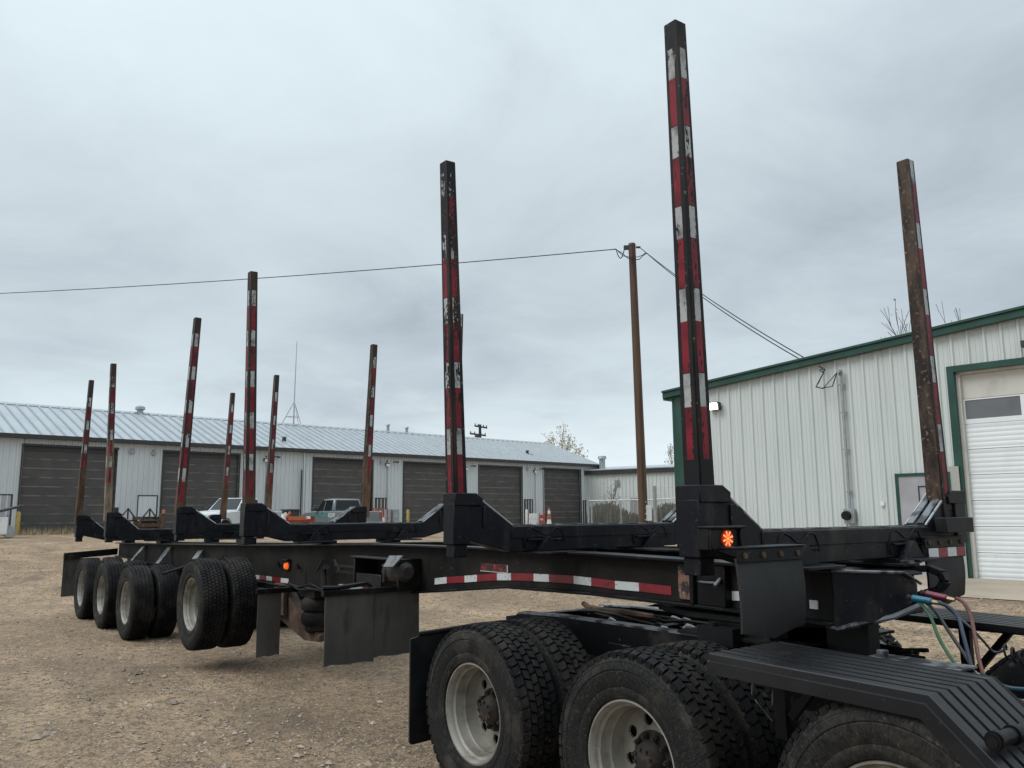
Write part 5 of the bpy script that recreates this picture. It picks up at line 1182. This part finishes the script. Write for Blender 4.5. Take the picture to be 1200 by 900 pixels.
# silver drums and boxed unit near the third door
for k in range(2):
    p = at_ground(455+k*8.5, 54); b = MB(); b.tube([(0, 0, 0), (0, 0, .42), (0, 0, .43), (0, 0, .45), (0, 0, .84), (0, 0, .85), (0, 0, .87), (0, 0, 1.28)], [.24, .24, .26, .24, .24, .26, .24, .24], 16)
    tag(part('drum', b, M['galv'], loc=p), ('silver upright drum nearest the small brown door', 'silver upright drum next to the yellow bollard')[k], 'drum', 'silver drums')
p = at_ground(445.5, 53); o = thing('wire_cage', 'pale boxed cage of cylinders by the small brown door', 'cage', p, math.atan2(dB.y, dB.x))
b = MB(); b.box(-.36, .36, -.25, .25, 0, .12)
for sx in (-.35, .35):
    for sy in (-.24, .24): b.box(sx-.025, sx+.025, sy-.025, sy+.025, .12, 1.32)
b.box(-.36, .36, -.25, .25, 1.32, 1.37); part('frame', b, M['redor'], o); part('panel', MB().box(-.31, .31, .18, .2, .15, 1.3), M['cream'], o)
for k in range(3): b = MB(); b.tube([(-.2+.2*k, -.05, .12), (-.2+.2*k, -.05, .7), (-.2+.2*k, -.05, .8)], [.085, .085, .03], 10); part('cylinder', b, M['yellow' if k == 1 else 'whitep'], o)
# wheeled bin, jug, orange plough
p = at_ground(340.5, 47); o = thing('wheeled_bin', 'dark wheeled bin left of the orange plough', 'bin', p, 1.5); o.scale = (1.2, 1.2, 1.28); b = MB(); b.tube([(0, 0, .1), (0, 0, .98)], [.33, .44], 4); part('tub', b, M['darkbin'], o, bev=.02); b = MB(); b.obox((0, 0, 1.02), (.36, 0, 0), (0, .36, 0), (0, 0, .035)); part('lid', b, M['darkbin'], o, bev=.02)
p = at_ground(350, 44); pl = thing('snow_plough', 'orange plough blade with its arms, left of the grey pickup', 'plough', p, math.atan2(rt.y, rt.x)+.2)
b = MB(); n = 7; pr = [(.28*math.cos(R(-70+i*20))-.1, .5+.42*math.sin(R(-70+i*20))) for i in range(n+1)]; b.prism(pr+[(x-.04, z) for x, z in pr[::-1]], 'x', -.95, 1.2); part('blade', b, M['redor'], pl)
b = MB(); b.box(-.7, -.6, -1.0, -.1, .72, .84); b.box(.5, .6, -1.0, -.1, .72, .84); b.box(-.72, .62, -1.05, -.95, .74, .9); b.cyl((-.95, -.4, .8), (-.6, -.4, 1.05), .1); part('arm', b, M['orange'], pl)
b = MB(); b.cyl((-1.0, -.3, .95), (-1.0, -.1, .95), .13, None, 12); b.box(.35, .9, -.6, -.3, .78, .90); part('marker', b, M['whitep'], pl); pl.scale = (.65, .65, 1.15)
p = at_ground(331.5, 45); b = MB(); b.tube([(0, 0, 0), (0, 0, .32), (0, 0, .42), (0, 0, .5)], [.15, .15, .06, .05], 12); wj = tag(part('white_barrel', b, M['whitep'], loc=p), 'small white barrel left of the dark wheeled bin', 'barrel'); wj.scale = (1.5, 1.5, 2.3)
# A-frames of parked implements before the pale strip of wall
for k, (x, lab) in enumerate(((149.5, 'rusty triangular hitch frame left of the pale framed door'), (175, 'rusty rack of frames in front of the pale framed door'))):
    p = at_ground(x, 46); o = thing('implement_frame', lab, 'implement', p, math.atan2(dB.y, dB.x))
    b = MB()
    b.tube([(-.45, 0, .75), (0, 0, 1.35), (.45, 0, .75)], .05, 6); b.tube([(-.45, 0, .75), (.45, 0, .75)], .05, 6); b.tube([(0, 0, 1.3), (0, 0, .75)], .04, 6)
    part('hitch', b, M['browndark'], o)
    b = MB()
    for xx in (-.45, .45): b.box(xx-.05, xx+.05, -.05, .05, 0, .75)
    b.box(-.55, .55, -.08, .08, .45, .62); part('stand', b, M['rust'], o)
    if k: b = MB(); b.box(-.75, .6, .1, .2, .8, .95); b.box(-.7, .5, .1, .2, .3, .72); b.box(.5, .75, -.1, .1, .2, 1.1); part('rack', b, M['rust'], o)
p = at_ground(135.5, 46); b = MB(); b.tube([(0, 0, 0), (0, 0, 1.1), (0, 0, 1.15), (0, 0, 1.4)], [.07, .07, .11, .11], 10); tag(part('jack_post', b, M['browndark'], loc=p), 'short dark jack post beside the hitch frame', 'post')
# white trailer tongue and box at the far left
p = at_ground(3, 46); o = thing('utility_box', 'white utility box with a dark sloping lid at the far left edge', 'box', p, math.atan2(dB.y, dB.x))
part('body', MB().box(-.8, .12, -.5, .5, .15, .95), M['whitep'], o, bev=.02); b = MB(); b.obox((-.2, 0, 1.22), (.85, 0, .22), (0, .55, 0), (-.012, 0, .045)); part('lid', b, M['browndark'], o)
b = MB(); b.box(.15, .5, -.3, .3, .05, .38); b.cyl((.2, -.35, .3), (.2, -.28, .3), .28, None, 14); part('drawbar', b, M['galv'], o)
